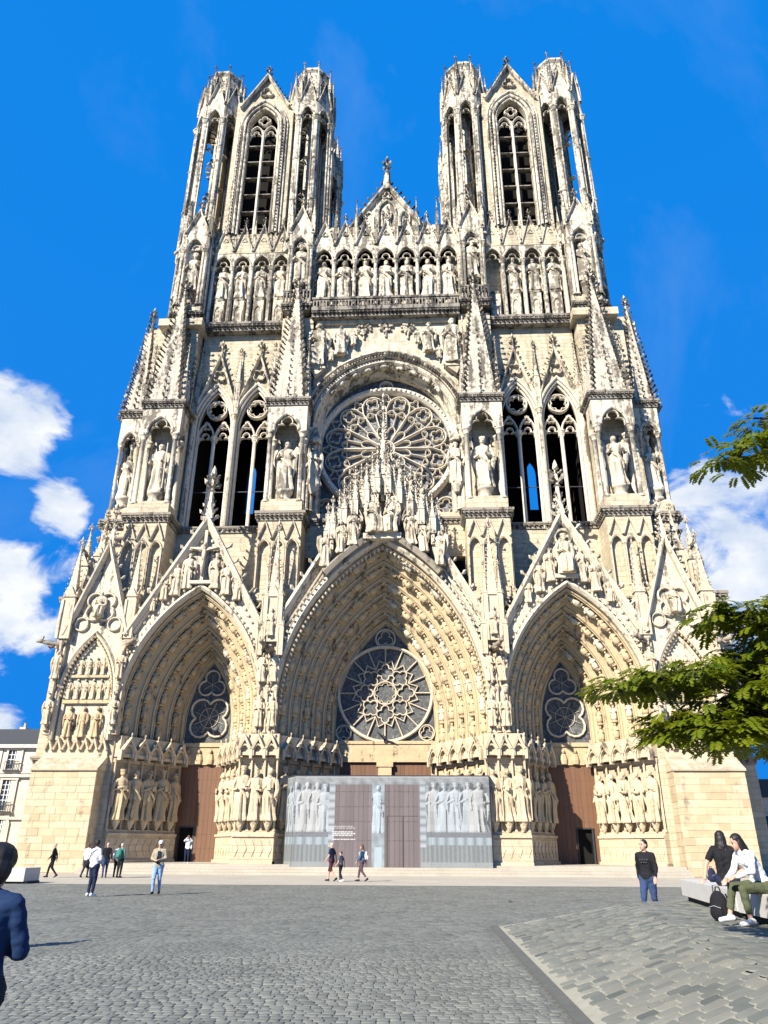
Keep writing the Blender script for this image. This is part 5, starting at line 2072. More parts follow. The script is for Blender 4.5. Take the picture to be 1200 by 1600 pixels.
# flat border stones along the foot of the slope
kb = []
y = -55.0
while y < -34.2:
    l = random.uniform(.8, 1.3)
    mb = MB()
    mb.box(4.15, 4.31, y + .01, min(y + l, -34.1) - .01, -.05, .03)
    obj('border_stone', mb, M['kerb'], ramp_o)
    y += l

# cobbles of the square
spots = []
y = -45.6
while y < -13.5:
    far = y > -37.5
    d = random.uniform(.105, .135) * (1.7 if far else 1.0)
    x = -20.0 + random.uniform(0, .2)
    while x < 20.0:
        w = random.uniform(.10, .17) * (1.6 if far else 1.0)
        lim = 4.13 if y < -34.0 else (6.2 if y < -33.0 else 99)
        if x + w < lim and y < -15.25 + x * .0443 and in_view(x, y, 0):
            spots.append((x + w / 2, y + random.uniform(-.012, .012), random.uniform(-.003, .004), random.uniform(-.08, .08), w * .95, d * .94, (random.uniform(-.03, .03), random.uniform(-.03, .03), random.uniform(-.02, .02))))
        x += w
    y += d
cobble_field(plaza, spots, M['sett'], 300, 1.0, 1.0, .0075)

# ------------------------------------------------------------------ printed hoarding before the middle portal
HX0, HZ0, HRES = -8.0, .2, .03
HNX, HNZ = 540, 190
FIG = {}
def stamp(me, cx, z0, h, wide, light):
    """print a carved figure: its own relief seen square on, shaded from the upper left"""
    zb = {}
    co = [v.co for v in me.vertices]
    for pg in me.polygons:
        n = pg.normal
        if n.y > .1:
            continue
        sh = max(0.0, n.dot(light))
        q = [(cx + co[k].x * h * wide, z0 + co[k].z * h, co[k].y) for k in pg.vertices]
        for t in range(1, len(q) - 1):
            a, b, c = q[0], q[t], q[t + 1]
            u0, u1 = min(a[0], b[0], c[0]), max(a[0], b[0], c[0])
            w0, w1 = min(a[1], b[1], c[1]), max(a[1], b[1], c[1])
            den = (b[1] - c[1]) * (a[0] - c[0]) + (c[0] - b[0]) * (a[1] - c[1])
            if abs(den) < 1e-9:
                continue
            for i in range(int((u0 - HX0) / HRES), int((u1 - HX0) / HRES) + 2):
                for j in range(int((w0 - HZ0) / HRES), int((w1 - HZ0) / HRES) + 2):
                    x, z = HX0 + i * HRES, HZ0 + j * HRES
                    l0 = ((b[1] - c[1]) * (x - c[0]) + (c[0] - b[0]) * (z - c[1])) / den
                    l1 = ((c[1] - a[1]) * (x - c[0]) + (a[0] - c[0]) * (z - c[1])) / den
                    l2 = 1 - l0 - l1
                    if l0 < -.02 or l1 < -.02 or l2 < -.02:
                        continue
                    y = l0 * a[2] + l1 * b[2] + l2 * c[2]
                    if (i, j) not in zb or zb[(i, j)] > y:
                        zb[(i, j)] = y
                        FIG[(i, j)] = .16 + .95 * sh
_L = Vector((-.55, -.65, .5)).normalized()
for k_, cx in enumerate((-6.35, -5.5, -4.75, -4.1, -3.55, 3.55, 4.2, 4.95, 5.75, 6.45)):
    stamp(ST[(k_ * 3 + 1) % 13], cx, 2.5, 2.9 + .12 * sin(cx * 9), 1.15, _L)
stamp(ST[5], -.1, 2.45, 2.85, 1.1, _L)
def fig_at(u, z):
    return FIG.get((round((u - HX0) / HRES), round((z - HZ0) / HRES)))
def print_col(u, z):
    n1 = .5 + .5 * sin(u * 7.3 + 3 * sin(z * 2.1)) * sin(z * 5.7 + 2 * sin(u * 1.9))
    h = (math.sin(u * 127.1 + z * 311.7) * 43758.5453) % 1.0
    base = Vector((.29, .305, .30)) * (.7 + .45 * n1 + .2 * h)
    # plinth
    if z < .75:
        base = Vector((.40, .415, .40)) * (.85 + .2 * h)
    elif z < 1.75:
        base = Vector((.27, .285, .28)) * (.8 + .25 * (sin(u * 22) > 0) + .2 * h)
    elif z < 2.2:
        base = Vector((.38, .435, .45)) * (.6 + .5 * abs(sin(u * 5.2)) + .1 * h)
    elif z < 2.5:
        base = Vector((.22, .23, .24)) * (.8 + .5 * h)
    # columns between the figures
    if z > 2.5 and z < 5.3:
        if abs(sin(u * 4.6)) > .93:
            base = Vector((.36, .40, .42))
        elif z < 5.2:
            base = Vector((.17, .18, .185)) * (.75 + .6 * n1)
    b = fig_at(u, z)
    if b is not None:
        base = (Vector((.60, .645, .655)) if sin(u * 1.7) > -.2 else Vector((.62, .63, .60))) * b
    elif z > 2.5 and z < 5.4:                         # shadow the figures throw on the wall behind them
        b2 = fig_at(u - .12, z + .08)
        if b2 is not None:
            base *= .55
    # doors
    for x0, x1 in ((-2.95, -.5), (.3, 2.6)):
        if x0 < u < x1 and z < 5.35:
            pl_n = (u - x0) / .31
            base = Vector((.235, .19, .185)) * (.85 + .25 * ((int(pl_n) * 37 % 10) / 10) + .12 * h)
            if pl_n % 1 < .09:
                base *= .6
            for zz in (2.0, 3.1, 4.0, 4.9):
                if abs(z - zz) < .035 and (u * 9) % 1 < .5:
                    base *= .55
    if .45 < u < 2.5 and z < 3.45:
        if abs(u - 1.5) < .02 or abs(z - 3.43) < .03 or abs(u - .47) < .03:
            base = Vector((.07, .06, .06))
    for x0 in (-3.3, 2.6):                          # carved door jambs
        if x0 < u < x0 + .36 and 1.6 < z < 5.5:
            base = Vector((.42, .45, .46)) * (.6 + .6 * abs(sin(z * 6.5)))
    if -.5 < u < .3:                                # middle post with its statue
        base = Vector((.40, .455, .47)) * (.7 + .35 * n1)
        b = fig_at(u, z)
        if b is not None:
            base = Vector((.60, .68, .71)) * b
        if z < 1.6 and abs(u + .1) < .25:
            base = Vector((.56, .66, .68)) * (.8 + .2 * h)
    if z > 5.5:
        base = Vector((.36, .37, .36)) * (.7 + .35 * n1 + .2 * h)
    if z > 5.8:
        base = Vector((.55, .56, .54))
    # lines of white notice text
    for k, zz in enumerate((2.82, 2.72, 2.5, 2.4, 2.3, 2.05)):
        if abs(z - zz) < .03 and -3.3 + .25 * (k > 1) < u < -1.75 + .2 * (k % 2) and (u * 17 + k * 3.7) % 1 < .8:
            base = Vector((.75, .75, .73))
    for us in (-4.95, -2.2, .55, 3.3, 6.05):          # sewn seams of the sheet
        if abs(u - us) < .018:
            base = base * .72
    return base
hm, t, p = new_mat('printed_mesh')
ca = N(t, 'ShaderNodeVertexColor')
ca.layer_name = 'print'
t.links.new(ca.outputs['Color'], p.inputs['Base Color'])
p.inputs['Roughness'].default_value = .6
p.inputs['Specular IOR Level'].default_value = .3
gg = N(t, 'ShaderNodeNewGeometry')
bump(t, p, noise(t, gg.outputs['Position'], 1.4, 3.0), .25, .05)
plan_ = [(-6.3, -.45), (-5.6, -1.75), (7.1, -1.75), (7.3, -.7)]
hz0, hz1 = .2, 5.85
segs = []
u0 = plan_[1][0] - hypot(plan_[1][0] - plan_[0][0], plan_[1][1] - plan_[0][1])
hoard = None
u = u0
for k in range(3):
    (xa, ya), (xb, yb) = plan_[k], plan_[k + 1]
    L_ = hypot(xb - xa, yb - ya)
    nx, nz = max(6, int(L_ / .034)), 166
    vs, fs, cols = [], [], []
    for j in range(nz + 1):
        for i in range(nx + 1):
            q = i / nx
            z = hz0 + (hz1 - hz0) * j / nz
            vs.append((xa + (xb - xa) * q, ya + (yb - ya) * q + .015 * sin(q * L_ * 2.6) * sin(z * 1.3) * (k == 1), z))
            c = print_col(u + L_ * q, z) * .60
            cols += [c.x, c.y, c.z, 1.0]
    for j in range(nz):
        for i in range(nx):
            a_ = j * (nx + 1) + i
            fs.append((a_, a_ + 1, a_ + nx + 2, a_ + nx + 1))
    mb = MB()
    mb.add(vs, fs)
    if k == 0:
        hoard = bpy.data.objects.new('site_hoarding', None)
        COL.objects.link(hoard)
        tag(hoard, 'tall printed hoarding picturing doors and statues, closing off the middle portal', 'hoarding')
    o = obj('printed_panel', mb, hm, hoard)
    at_ = o.data.color_attributes.new('print', 'FLOAT_COLOR', 'POINT')
    at_.data.foreach_set('color', cols)
    u += L_
fr = MB()
for k in range(3):
    (xa, ya), (xb, yb) = plan_[k], plan_[k + 1]
    fr.tube([(xa, ya + .05, hz1 + .03), (xb, yb + .05, hz1 + .03)], .05, 6)
for xa, ya in plan_:
    fr.tube([(xa, ya + .06, 0.02), (xa, ya + .06, hz1 + .06)], .05, 6)
for i in range(7):
    x = -4.6 + i * 1.9
    fr.tube([(x, -1.62, .2), (x, -1.62, hz1)], .04, 5)
    fr.tube([(x, -1.6, 3.6), (x, .2, .62)], .035, 5)
obj('frame', fr, M['iron'], hoard)
sd = MB()
sd.box(7.2, 7.26, -.7, .2, .2, hz1)
obj('side_board', sd, M['parvis'], hoard)

# ------------------------------------------------------------------ concrete benches
M['concrete'] = simple_mat('bench_concrete', (.52, .49, .43), .8, .25, 4.0, .16, .25)
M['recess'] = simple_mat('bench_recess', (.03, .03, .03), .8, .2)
def bench(name, label, p0, p1, w, z, h=.45, lift=.12):
    """solid bench from p0 to p1 (left long edge, near to far), body floating over a recessed dark foot"""
    d = Vector((p1[0] - p0[0], p1[1] - p0[1], 0))
    d.normalize()
    n = Vector((d.y, -d.x, 0))
    a, b = Vector((*p0, 0)), Vector((*p1, 0))
    r = bpy.data.objects.new(name, None)
    COL.objects.link(r)
    r.location = ((a.x + b.x) / 2, (a.y + b.y) / 2, z)
    tag(r, label, 'bench', 'concrete benches on the square')
    def quad(off, z0, z1, bev):
        o_ = r.location
        P = [a + d * off + n * off, b - d * off + n * off, b - d * off + n * (w - off), a + d * off + n * (w - off)]
        C = (P[0] + P[2]) / 2
        mb = MB()
        vs = []
        for k, zz in ((1.0, z0), (1.0, z1 - bev), (1 - bev, z1)):
            for q in P:
                e = C + (q - C) * (k if k == 1.0 else 1.0)
                if k != 1.0:
                    e = q + (C - q).normalized() * bev
                vs.append((e.x - o_.x, e.y - o_.y, zz - o_.z))
        fs = [(3, 2, 1, 0), (8, 9, 10, 11)]
        for i in range(2):
            for k in range(4):
                k2 = (k + 1) % 4
                fs.append((i * 4 + k, i * 4 + k2, i * 4 + 4 + k2, i * 4 + 4 + k))
        mb.add(vs, fs)
        return mb
    obj('seat_block', quad(0, z + lift, z + h, .02), M['concrete'], r)
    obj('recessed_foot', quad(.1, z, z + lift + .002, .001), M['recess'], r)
    return r
bench('bench', 'long pale concrete bench where the person in black sits', (7.98, -38.55), (8.6, -33.7), 1.05, HT)
bench('bench', 'pale concrete bench under the seated person in olive trousers', (7.72, -46.0), (7.93, -38.75), 1.05, HT)
bench('bench', 'low concrete block bench near the left edge, before the plinth', (-15.55, -16.2), (-15.55, -14.7), -2.6, 0.0, .66, .1)
# ------------------------------------------------------------------ people
from mathutils import noise as mnoise
def flat(name, c, rough=.85, spec=.15, var=.18, ns=14.0):
    return simple_mat(name, c, rough, spec, ns, var, .15)
SKIN = simple_mat('skin', (.52, .31, .22), .55, .3, 20.0, .08)
SKIN2 = simple_mat('skin_deep', (.30, .17, .115), .55, .3, 20.0, .08)
HAIRD = simple_mat('hair_dark', (.012, .010, .009), .55, .4, 40.0, .5, .4)
HAIRB = simple_mat('hair_brown', (.09, .045, .02), .55, .4, 40.0, .5, .4)
HAIRG = simple_mat('hair_grey', (.42, .40, .37), .6, .3, 40.0, .3, .3)
BLACK = flat('cloth_black', (.014, .014, .016))
def ell(c, r, n=10, m=8):
    mb = MB()
    mb.blob(c, r, n, m)
    return mb
def lerp3(a, b, t):
    return tuple(x + (y - x) * t for x, y in zip(a, b))

BASE = dict(pel=(0, 0, .95), spi=(0, .005, 1.13), che=(0, .0, 1.32), nec=(0, .01, 1.47), hed=(0, -.02, 1.63),
            sl=(-.175, 0, 1.415), sr=(.175, 0, 1.415), el=(-.235, .03, 1.14), er=(.235, .03, 1.14), wl=(-.24, -.05, .90), wr=(.24, -.05, .90),
            hl=(-.085, 0, .92), hr=(.085, 0, .92), kl=(-.095, -.02, .50), kr=(.095, -.02, .50), al=(-.1, .02, .09), ar=(.1, .02, .09), tl=(-.115, -.14, .04), tr=(.115, -.14, .04))
def remesh_body(parts, vox):
    """union of the pieces as one continuous skin"""
    mb = MB()
    for q in parts:
        mb.add(q.v, q.f)
    me = bpy.data.meshes.new('tmp')
    me.from_pydata(mb.v, [], mb.f)
    o = bpy.data.objects.new('tmp', me)
    COL.objects.link(o)
    md = o.modifiers.new('r', 'REMESH')
    md.mode = 'VOXEL'
    md.voxel_size = vox
    sm_ = o.modifiers.new('s', 'SMOOTH')
    sm_.factor = .5
    sm_.iterations = 2
    dg = bpy.context.evaluated_depsgraph_get()
    out = bpy.data.meshes.new_from_object(o.evaluated_get(dg))
    bpy.data.objects.remove(o)
    bpy.data.meshes.remove(me)
    return out

def person(label, loc, rz, pose, mats, h=1.75, vox=.022, sleeves='long', legs='long', hair=None, fingers=False, bulk=1.0, extra=None, group=None, face=True):
    """mats: skin, top, bottom, shoe. Body is one continuous mesh, materials follow the clothing"""
    P = dict(BASE)
    P.update(pose)
    k = h / 1.75
    bones = []       # a, b, ra, rb, tag
    B = bulk
    def bone(a, b, ra, rb, tg):
        a = P[a] if isinstance(a, str) else a
        b = P[b] if isinstance(b, str) else b
        bones.append((Vector(a), Vector(b), ra, rb, tg))
    for sx in (-1, 1):
        o_ = Vector(P['sr']) - Vector(P['sl'])
        o_.normalize()
        pl_, sp_, ch_ = (tuple(Vector(P[q]) + o_ * (sx * w_ * B)) for q, w_ in (('pel', .05), ('spi', .05), ('che', .065)))
        bone(pl_, sp_, .112 * B, .105 * B, 1)
        bone(sp_, ch_, .105 * B, .112 * B, 1)
    for q in ('sl', 'sr'):
        bone(lerp3(P['che'], P[q], .3), lerp3(P['che'], P[q], .96), .095 * B, .062 * B, 1)
        bone(lerp3(P['nec'], P[q], .12), lerp3(P['nec'], P[q], .8), .05, .055 * B, 1)
    bone('che', 'nec', .105 * B, .06, 1)
    bone('nec', lerp3(P['nec'], P['hed'], .7), .055, .055, 0)
    bone(P['hl'], P['hr'], .125 * B, .125 * B, 2)
    bone(tuple(Vector(P['pel']) + Vector((-.045, 0, .01))), tuple(Vector(P['pel']) + Vector((.045, 0, .01))), .137 * B, .137 * B, 1)
    for s in 'lr':
        sh, e, w = P['s' + s], P['e' + s], P['w' + s]
        st = 1
        if sleeves == 'long':
            bone(sh, e, .060 * B, .052 * B, 1)
            bone(e, lerp3(e, w, .93), .051 * B, .04 * B, 1)
        elif sleeves == 'short':
            m_ = lerp3(sh, e, .62)
            bone(sh, m_, .068 * B, .06 * B, 1)
            bone(m_, e, .046, .042, 0)
            bone(e, w, .042, .03, 0)
        d = (Vector(w) - Vector(e)).normalized()
        hd = P.get('hand' + s)
        if hd is not None:
            d = Vector(hd).normalized()
        hv = Vector(w) + d * .085
        bone(lerp3(e, w, .9), tuple(Vector(w) + d * .02), .03, .03, 0)
        bone(tuple(Vector(w) + d * .02), tuple(hv), .036, .034, 0)
        if fingers:
            side = d.cross(Vector((0, 0, 1)))
            if side.length < .3:
                side = d.cross(Vector((0, 1, 0)))
            side.normalize()
            curl = side.cross(d)
            if curl.z > 0:
                curl = -curl
            for i, ln in enumerate((.062, .075, .08, .07)):
                off = side * ((i - 1.5) * .021)
                a0 = hv + off
                m1 = a0 + d * (ln * .5) + curl * .008
                e1 = m1 + d * (ln * .42) + curl * (ln * .38)
                bone(tuple(a0 - d * .02), tuple(m1), .0115, .0105, 0)
                bone(tuple(m1), tuple(e1), .0105, .008, 0)
            th = Vector(w) + d * .03 + side * (.035 if s == 'l' else -.035)
            bone(tuple(th - side * (.012 if s == 'l' else -.012)), tuple(th + d * .04 + side * (.022 if s == 'l' else -.022) + curl * .012), .014, .012, 0)
            bone(tuple(th + d * .04 + side * (.022 if s == 'l' else -.022) + curl * .012), tuple(th + d * .075 + side * (.02 if s == 'l' else -.02) + curl * .02), .012, .009, 0)
        else:
            bone(tuple(hv), tuple(hv + d * .07), .03, .016, 0)
            sd_ = Vector((0.02 if s == 'l' else -0.02, -.03, 0))
            bone(tuple(Vector(w) + d * .03), tuple(Vector(w) + d * .075 + sd_), .016, .011, 0)
        hp, kn, an, to = P['h' + s], P['k' + s], P['a' + s], P['t' + s]
        bone(hp, kn, .105 * B, .068 * B, 2)
        if legs == 'long':
            bone(kn, lerp3(kn, an, .9), .066 * B, .05, 2)
        elif legs == 'crop':
            m_ = lerp3(kn, an, .72)
            bone(kn, m_, .068, .056, 2)
            bone(m_, an, .042, .035, 0)
        else:
            m_ = lerp3(kn, an, .35)
            bone(kn, lerp3(kn, an, .08), .07, .066, 2)
            bone(kn, m_, .052, .056, 0)
            bone(m_, an, .055, .034, 0)
        hv_ = (Vector(to) - Vector(an))
        heel = Vector(an) - Vector((hv_.x, hv_.y, 0)).normalized() * .045 + Vector((0, 0, -.03)) if Vector((hv_.x, hv_.y, 0)).length > .01 else Vector(an)
        bone(tuple(heel), to, .048, .036, 3)
        bone(an, tuple(heel), .042, .048, 3)
    parts = []
    for a, b, ra, rb, tg in bones:
        q = MB()
        l = (b - a).length
        n = 8 if min(ra, rb) < .02 else 12
        q.tube([a, a.lerp(b, .5), b], [ra, (ra + rb) / 2, rb], n)
        q.blob(a, (ra, ra, ra), n, 7)
        q.blob(b, (rb, rb, rb), n, 7)
        parts.append(q)
    # head: skull, jaw, nose, ears, in the direction the head looks
    hd = Vector(P['hed'])
    look = P.get('look', 0.0)
    nod = P.get('nod', 0.0)
    hm_ = Matrix.Rotation(look, 3, 'Z') @ Matrix.Rotation(nod, 3, 'X')
    def hp_(x, y, z):
        v = hm_ @ Vector((x, y, z))
        return hd + v
    for c, r in (((0, .015, .02), (.076, .095, .10)), ((0, -.035, -.045), (.058, .062, .075)), ((0, -.06, -.085), (.032, .03, .03)), ((0, -.10, -.015), (.014, .022, .024)), ((-.077, .01, -.01), (.012, .02, .03)), ((.077, .01, -.01), (.012, .02, .03))):
        e = ell((0, 0, 0), r)
        e.apply(0, lambda v: tuple(hd + hm_ @ (Vector(v) + Vector(c))))
        parts.append(e)
    me = remesh_body(parts, vox)
    for m in mats:
        me.materials.append(m)
    idx = []
    zneck = P['nec']
    for pg in me.polygons:
        c = pg.center
        if (c - hd).length < .135 and c.z > P['nec'][2] + .03 * (1 if P['hed'][2] > P['nec'][2] else -1):
            idx.append(0)
            continue
        best, bt = 1e9, 0
        for a, b, ra, rb, tg in bones:
            ab = b - a
            tt = max(0.0, min(1.0, (c - a).dot(ab) / max(1e-9, ab.length_squared)))
            dd = (c - a - ab * tt).length - (ra + (rb - ra) * tt)
            if dd < best:
                best, bt = dd, tg
        idx.append(bt)
    me.polygons.foreach_set('material_index', idx)
    cloth = [0.0] * len(me.vertices)                  # creases where there is cloth
    for pg, t_ in zip(me.polygons, idx):
        if t_ in (1, 2):
            for v_ in pg.vertices:
                cloth[v_] = 1.0
    nor = [v_.normal.copy() for v_ in me.vertices]
    pos_ = [v_.co.copy() for v_ in me.vertices]
    for i_, c in enumerate(pos_):
        if cloth[i_]:
            q = mnoise.noise(Vector((c.x * 9 + 3, c.y * 9, c.z * 16 + c.x * 8))) * .011 + mnoise.noise(Vector((c.x * 26, c.y * 26, c.z * 38))) * .004
            pos_[i_] = c + nor[i_] * q * B
    me.vertices.foreach_set('co', [x for c in pos_ for x in c])
    me.polygons.foreach_set('use_smooth', [True] * len(me.polygons))
    me.update()
    o = link('person', me, None, loc, (0, 0, rz), k)
    tag(o, label, 'person', group)
    if face:
        f = MB()
        for s in (-1, 1):
            f.blob(tuple(hp_(s * .03, -.088, .008)), (.011, .008, .006), 6, 4)
            f.blob(tuple(hp_(s * .031, -.088, .03)), (.02, .008, .005), 6, 4)
        f.blob(tuple(hp_(0, -.094, -.062)), (.022, .007, .005), 6, 4)
        obj('face_features', f, HAIRD, o, True)
    if hair:
        kind, hmat = hair
        hb = []
        def he(c, r):
            e = ell((0, 0, 0), r, 12, 9)
            e.apply(0, lambda v: tuple(hd + hm_ @ (Vector(v) + Vector(c))))
            hb.append(e)
        if kind == 'short':
            he((0, .028, .045), (.083, .09, .083))
            he((0, .05, 0), (.082, .065, .085))
        elif kind == 'bushy':
            he((0, .03, .06), (.115, .125, .10))
            he((0, .065, -.01), (.112, .085, .115))
            for i in range(26):
                w = random.uniform(0, 2 * pi)
                q = random.uniform(.0, 1.0)
                he((.10 * cos(w) * (1 - q * .5), .035 + .105 * sin(w) * (1 - q * .4), .02 + .12 * q), (.028, .028, .028))
        elif kind == 'bald':
            he((0, .045, -.015), (.08, .062, .055))
        elif kind == 'cap':
            he((0, .02, .055), (.086, .1, .07))
            e = MB()
            e.blob((0, -.1, .045), (.07, .07, .014), 10, 6)
            e.apply(0, lambda v: tuple(hd + hm_ @ Vector(v)))
            hb.append(e)
        else:
            ln = .30 if kind == 'long' else .2
            he((0, .028, .045), (.088, .095, .086))
            he((0, .06, -.04), (.095, .07, .13))
            he((0, .085, -.15), (.1, .055, ln * .6))
            for s in (-1, 1):
                he((s * .075, .02, -.08), (.03, .05, .13))
            for i in range(14):
                he((random.uniform(-.08, .08), .08 + random.uniform(-.02, .03), -.12 - random.uniform(.0, ln * .6)), (.03, .028, .07))
        if kind in ('long', 'bob') and fingers:
            for i in range(60):
                w = random.uniform(.15, pi - .15) if kind != 'bushy' else random.uniform(0, 2 * pi)
                e = MB()
                if kind == 'bushy':
                    a_ = Vector((.09 * cos(w), .04 + .09 * sin(w), random.uniform(-.04, .12)))
                    e.tube([a_, a_ * 1.2, a_ * 1.32 + Vector((random.uniform(-.02, .02), random.uniform(-.02, .02), .01))], [.012, .011, .006], 5)
                else:
                    a_ = Vector((.085 * cos(w), .02 + .085 * sin(w), random.uniform(.0, .08)))
                    l_ = random.uniform(.75, 1.1) * (.36 if kind == 'long' else .27)
                    e.tube([a_, a_ + Vector((.015 * cos(w), .012, -l_ * .5)), a_ + Vector((.02 * cos(w) + random.uniform(-.03, .03), .02 + random.uniform(-.02, .03), -l_))], [.011, .011, .005], 5)
                e.apply(0, lambda v: tuple(hd + hm_ @ Vector(v)))
                hb.append(e)
        hm2 = remesh_body(hb, .014 if not fingers else .0075)
        hm2.materials.append(hmat)
        hm2.polygons.foreach_set('use_smooth', [True] * len(hm2.polygons))
        link('hat' if kind == 'cap' else 'hair', hm2, o)
    if extra:
        extra(o, P)
    return o

def W(v, x=1.0):
    return v
walk = dict(kl=(-.095, -.16, .52), al=(-.1, -.22, .10), tl=(-.11, -.38, .06), kr=(.095, .02, .50), ar=(.1, .3, .17), tr=(.11, .2, .05),
            el=(-.235, .12, 1.15), wl=(-.24, .14, .92), er=(.235, -.04, 1.14), wr=(.235, -.2, .95))
walk2 = dict(walk)
walk2.update(kl=(-.095, -.1, .5), al=(-.1, -.08, .09), tl=(-.11, -.24, .04), ar=(.1, .2, .13), tr=(.11, .08, .04))

def shoulder_bag(col, side=1):
    m = flat('bag_cloth', col)
    def fn(o, P):
        b = MB()
        b.blob((side * .27, .03, .98), (.07, .15, .14), 10, 8)
        b.tube([(side * .2, .12, 1.08), (side * .05, .16, 1.35), (-side * .12, .05, 1.46), (-side * .06, -.13, 1.3), (side * .2, -.1, 1.06)], .016, 5)
        obj('shoulder_bag', b, m, o, True)
    return fn
def backpack(col, big=1.0):
    m = flat('backpack_cloth', col)
    def fn(o, P):
        b = MB()
        s0 = b.mark()
        b.blob((0, .23, 1.22), (.16 * big, .10 * big, .235 * big), 12, 10)
        b.blob((0, .31, 1.13), (.12 * big, .06, .12), 10, 8)
        for s in (-1, 1):
            b.tube([(s * .1, .16, 1.4), (s * .13, .02, 1.475), (s * .125, -.13, 1.36), (s * .15, -.06, 1.12), (s * .12, .16, 1.05)], .018, 5)
        obj('backpack', b, m, o, True)
    return fn

DENIM = flat('denim', (.035, .06, .13), ns=40.0)
DENIM_L = flat('denim_light', (.24, .36, .52), ns=40.0)
NAVY = flat('navy_cloth', (.018, .024, .05))
WHITEC = flat('white_cloth', (.72, .71, .70), var=.06)
SHOE_D = flat('shoe_dark', (.02, .018, .016))
SHOE_W = flat('shoe_white', (.70, .70, .70), var=.06)
TROUD = flat('trousers_dark', (.03, .03, .036))

# man looking at his phone, khaki jacket
def phone_extra(o, P):
    b = MB()
    b.box(-.04, .04, -.335, -.322, 1.08, 1.22)
    obj('phone', b, BLACK, o)
    j = MB()
    j.prism([(-.05, .98), (-.05, 1.4), (.05, 1.4), (.05, .98)], -.155, -.125)
    obj('shirt_front', j, NAVY, o)
person('man in khaki jacket and pale jeans reading his phone on the cobbles', (-6.91, -23.75, 0.02), .15,
       dict(el=(-.25, -.03, 1.14), wl=(-.09, -.25, 1.1), er=(.25, -.03, 1.14), wr=(.09, -.25, 1.12), nod=.25, kl=(-.09, -.14, .52), al=(-.09, -.1, .10), tl=(-.1, -.26, .05), kr=(.09, .02, .5), ar=(.1, .12, .1), tr=(.11, -.03, .04)),
       [SKIN, flat('khaki_cloth', (.34, .29, .20)), DENIM_L, SHOE_D], 1.78, hair=('cap', WHITEC), bulk=1.07, extra=phone_extra)
person('man in pale grey shirt with black shoulder bag, seen from behind on the cobbles', (-8.72, -25.1, 0.02), pi - .5, dict(el=(-.235, -.05, 1.15), wl=(-.12, -.2, 1.0)),
       [SKIN2, flat('pale_grey_cloth', (.56, .54, .56), var=.08), NAVY, SHOE_W], 1.78, hair=('short', HAIRD), bulk=1.06, extra=shoulder_bag((.02, .02, .022), 1))
person('bald man in black suit striding past the left plinth', (-17.5, -9.3, 0.006), -pi / 2 + .25, walk, [SKIN, BLACK, BLACK, SHOE_D], 1.74, hair=('bald', HAIRG), vox=.026)
person('man with white shirt half hidden behind the man in pale grey', (-15.75, -9.0, 0.006), pi - .2, walk2, [SKIN, WHITEC, TROUD, SHOE_D], 1.72, hair=('short', HAIRB), vox=.026)
person('man in black jacket and jeans beside the green backpack', (-14.75, -8.8, 0.006), pi + .5, walk2, [SKIN, BLACK, DENIM, SHOE_D], 1.78, hair=('bald', HAIRG), vox=.026)
person('person in white shirt and black trousers just left of the green backpack', (-14.3, -8.3, 0.006), pi, {}, [SKIN, WHITEC, BLACK, SHOE_D], 1.70, hair=('short', HAIRB), vox=.026)
person('person in black trousers wearing a green backpack', (-13.95, -8.75, 0.006), pi - .3, {}, [SKIN, flat('teal_cloth', (.08, .16, .15)), BLACK, SHOE_D], 1.74, hair=('short', HAIRG), vox=.026, extra=backpack((.05, .18, .13), 1.15))
def cam_extra(o, P):
    b = MB()
    b.box(-.07, .07, -.27, -.2, 1.60, 1.68)
    obj('camera', b, BLACK, o)
    b = MB()
    b.blob((.24, .0, 1.0), (.06, .12, .13), 10, 8)
    b.tube([(.24, .0, 1.1), (.16, .0, 1.46)], .014, 5)
    obj('shoulder_bag', b, WHITEC, o, True)
person('woman in white top with arms raised to a camera, before the open left door', (-12.5, -1.15, .582), .3,
       dict(el=(-.26, -.14, 1.4), wl=(-.08, -.22, 1.6), er=(.26, -.14, 1.4), wr=(.08, -.22, 1.6)), [SKIN, WHITEC, NAVY, SHOE_W], 1.68, hair=('bob', HAIRB), vox=.026, extra=cam_extra)
person('man in navy tee and dark red shorts walking by the hoarding', (-1.95, -11.5, 0.006), -pi / 2 - .35, walk, [SKIN, NAVY, flat('maroon_cloth', (.07, .02, .025)), SHOE_D], 1.82, sleeves='short', legs='short', hair=('bald', HAIRG), vox=.024)
person('child in grey tee and dark trousers beside the man in shorts', (-1.45, -11.75, 0.006), -pi / 2 - .4, walk2, [SKIN, flat('grey_cloth', (.10, .10, .115)), BLACK, SHOE_W], 1.42, sleeves='short', hair=('short', HAIRB), vox=.024)
person('woman in denim jacket with white backpack and long brown hair', (-.4, -11.4, 0.006), -pi / 2 - .2, walk, [SKIN, flat('denim_jacket', (.05, .11, .19)), flat('plum_cloth', (.10, .06, .075)), SHOE_D], 1.72, legs='crop', hair=('long', HAIRB), vox=.024, extra=backpack((.62, .60, .56), .9))
def emblem(o, P):
    b = MB()
    for i in range(4):
        b.box(-.1 + i * .055, -.065 + i * .055, -.1435, -.1395, 1.3, 1.335)
    for i in range(3):
        b.box(-.075 + i * .055, -.04 + i * .055, -.1435, -.1395, 1.245, 1.275)
    obj('chest_lettering', b, flat('grey_print', (.05, .05, .055)), o)
person('man in black sweatshirt and jeans walking beyond the sett ramp', (8.08, -32.9, 0.006), -.55, dict(walk, look=-.5), [SKIN, BLACK, DENIM, SHOE_D], 1.80, hair=('short', HAIRD), bulk=1.04, vox=.016, fingers=True, extra=emblem)

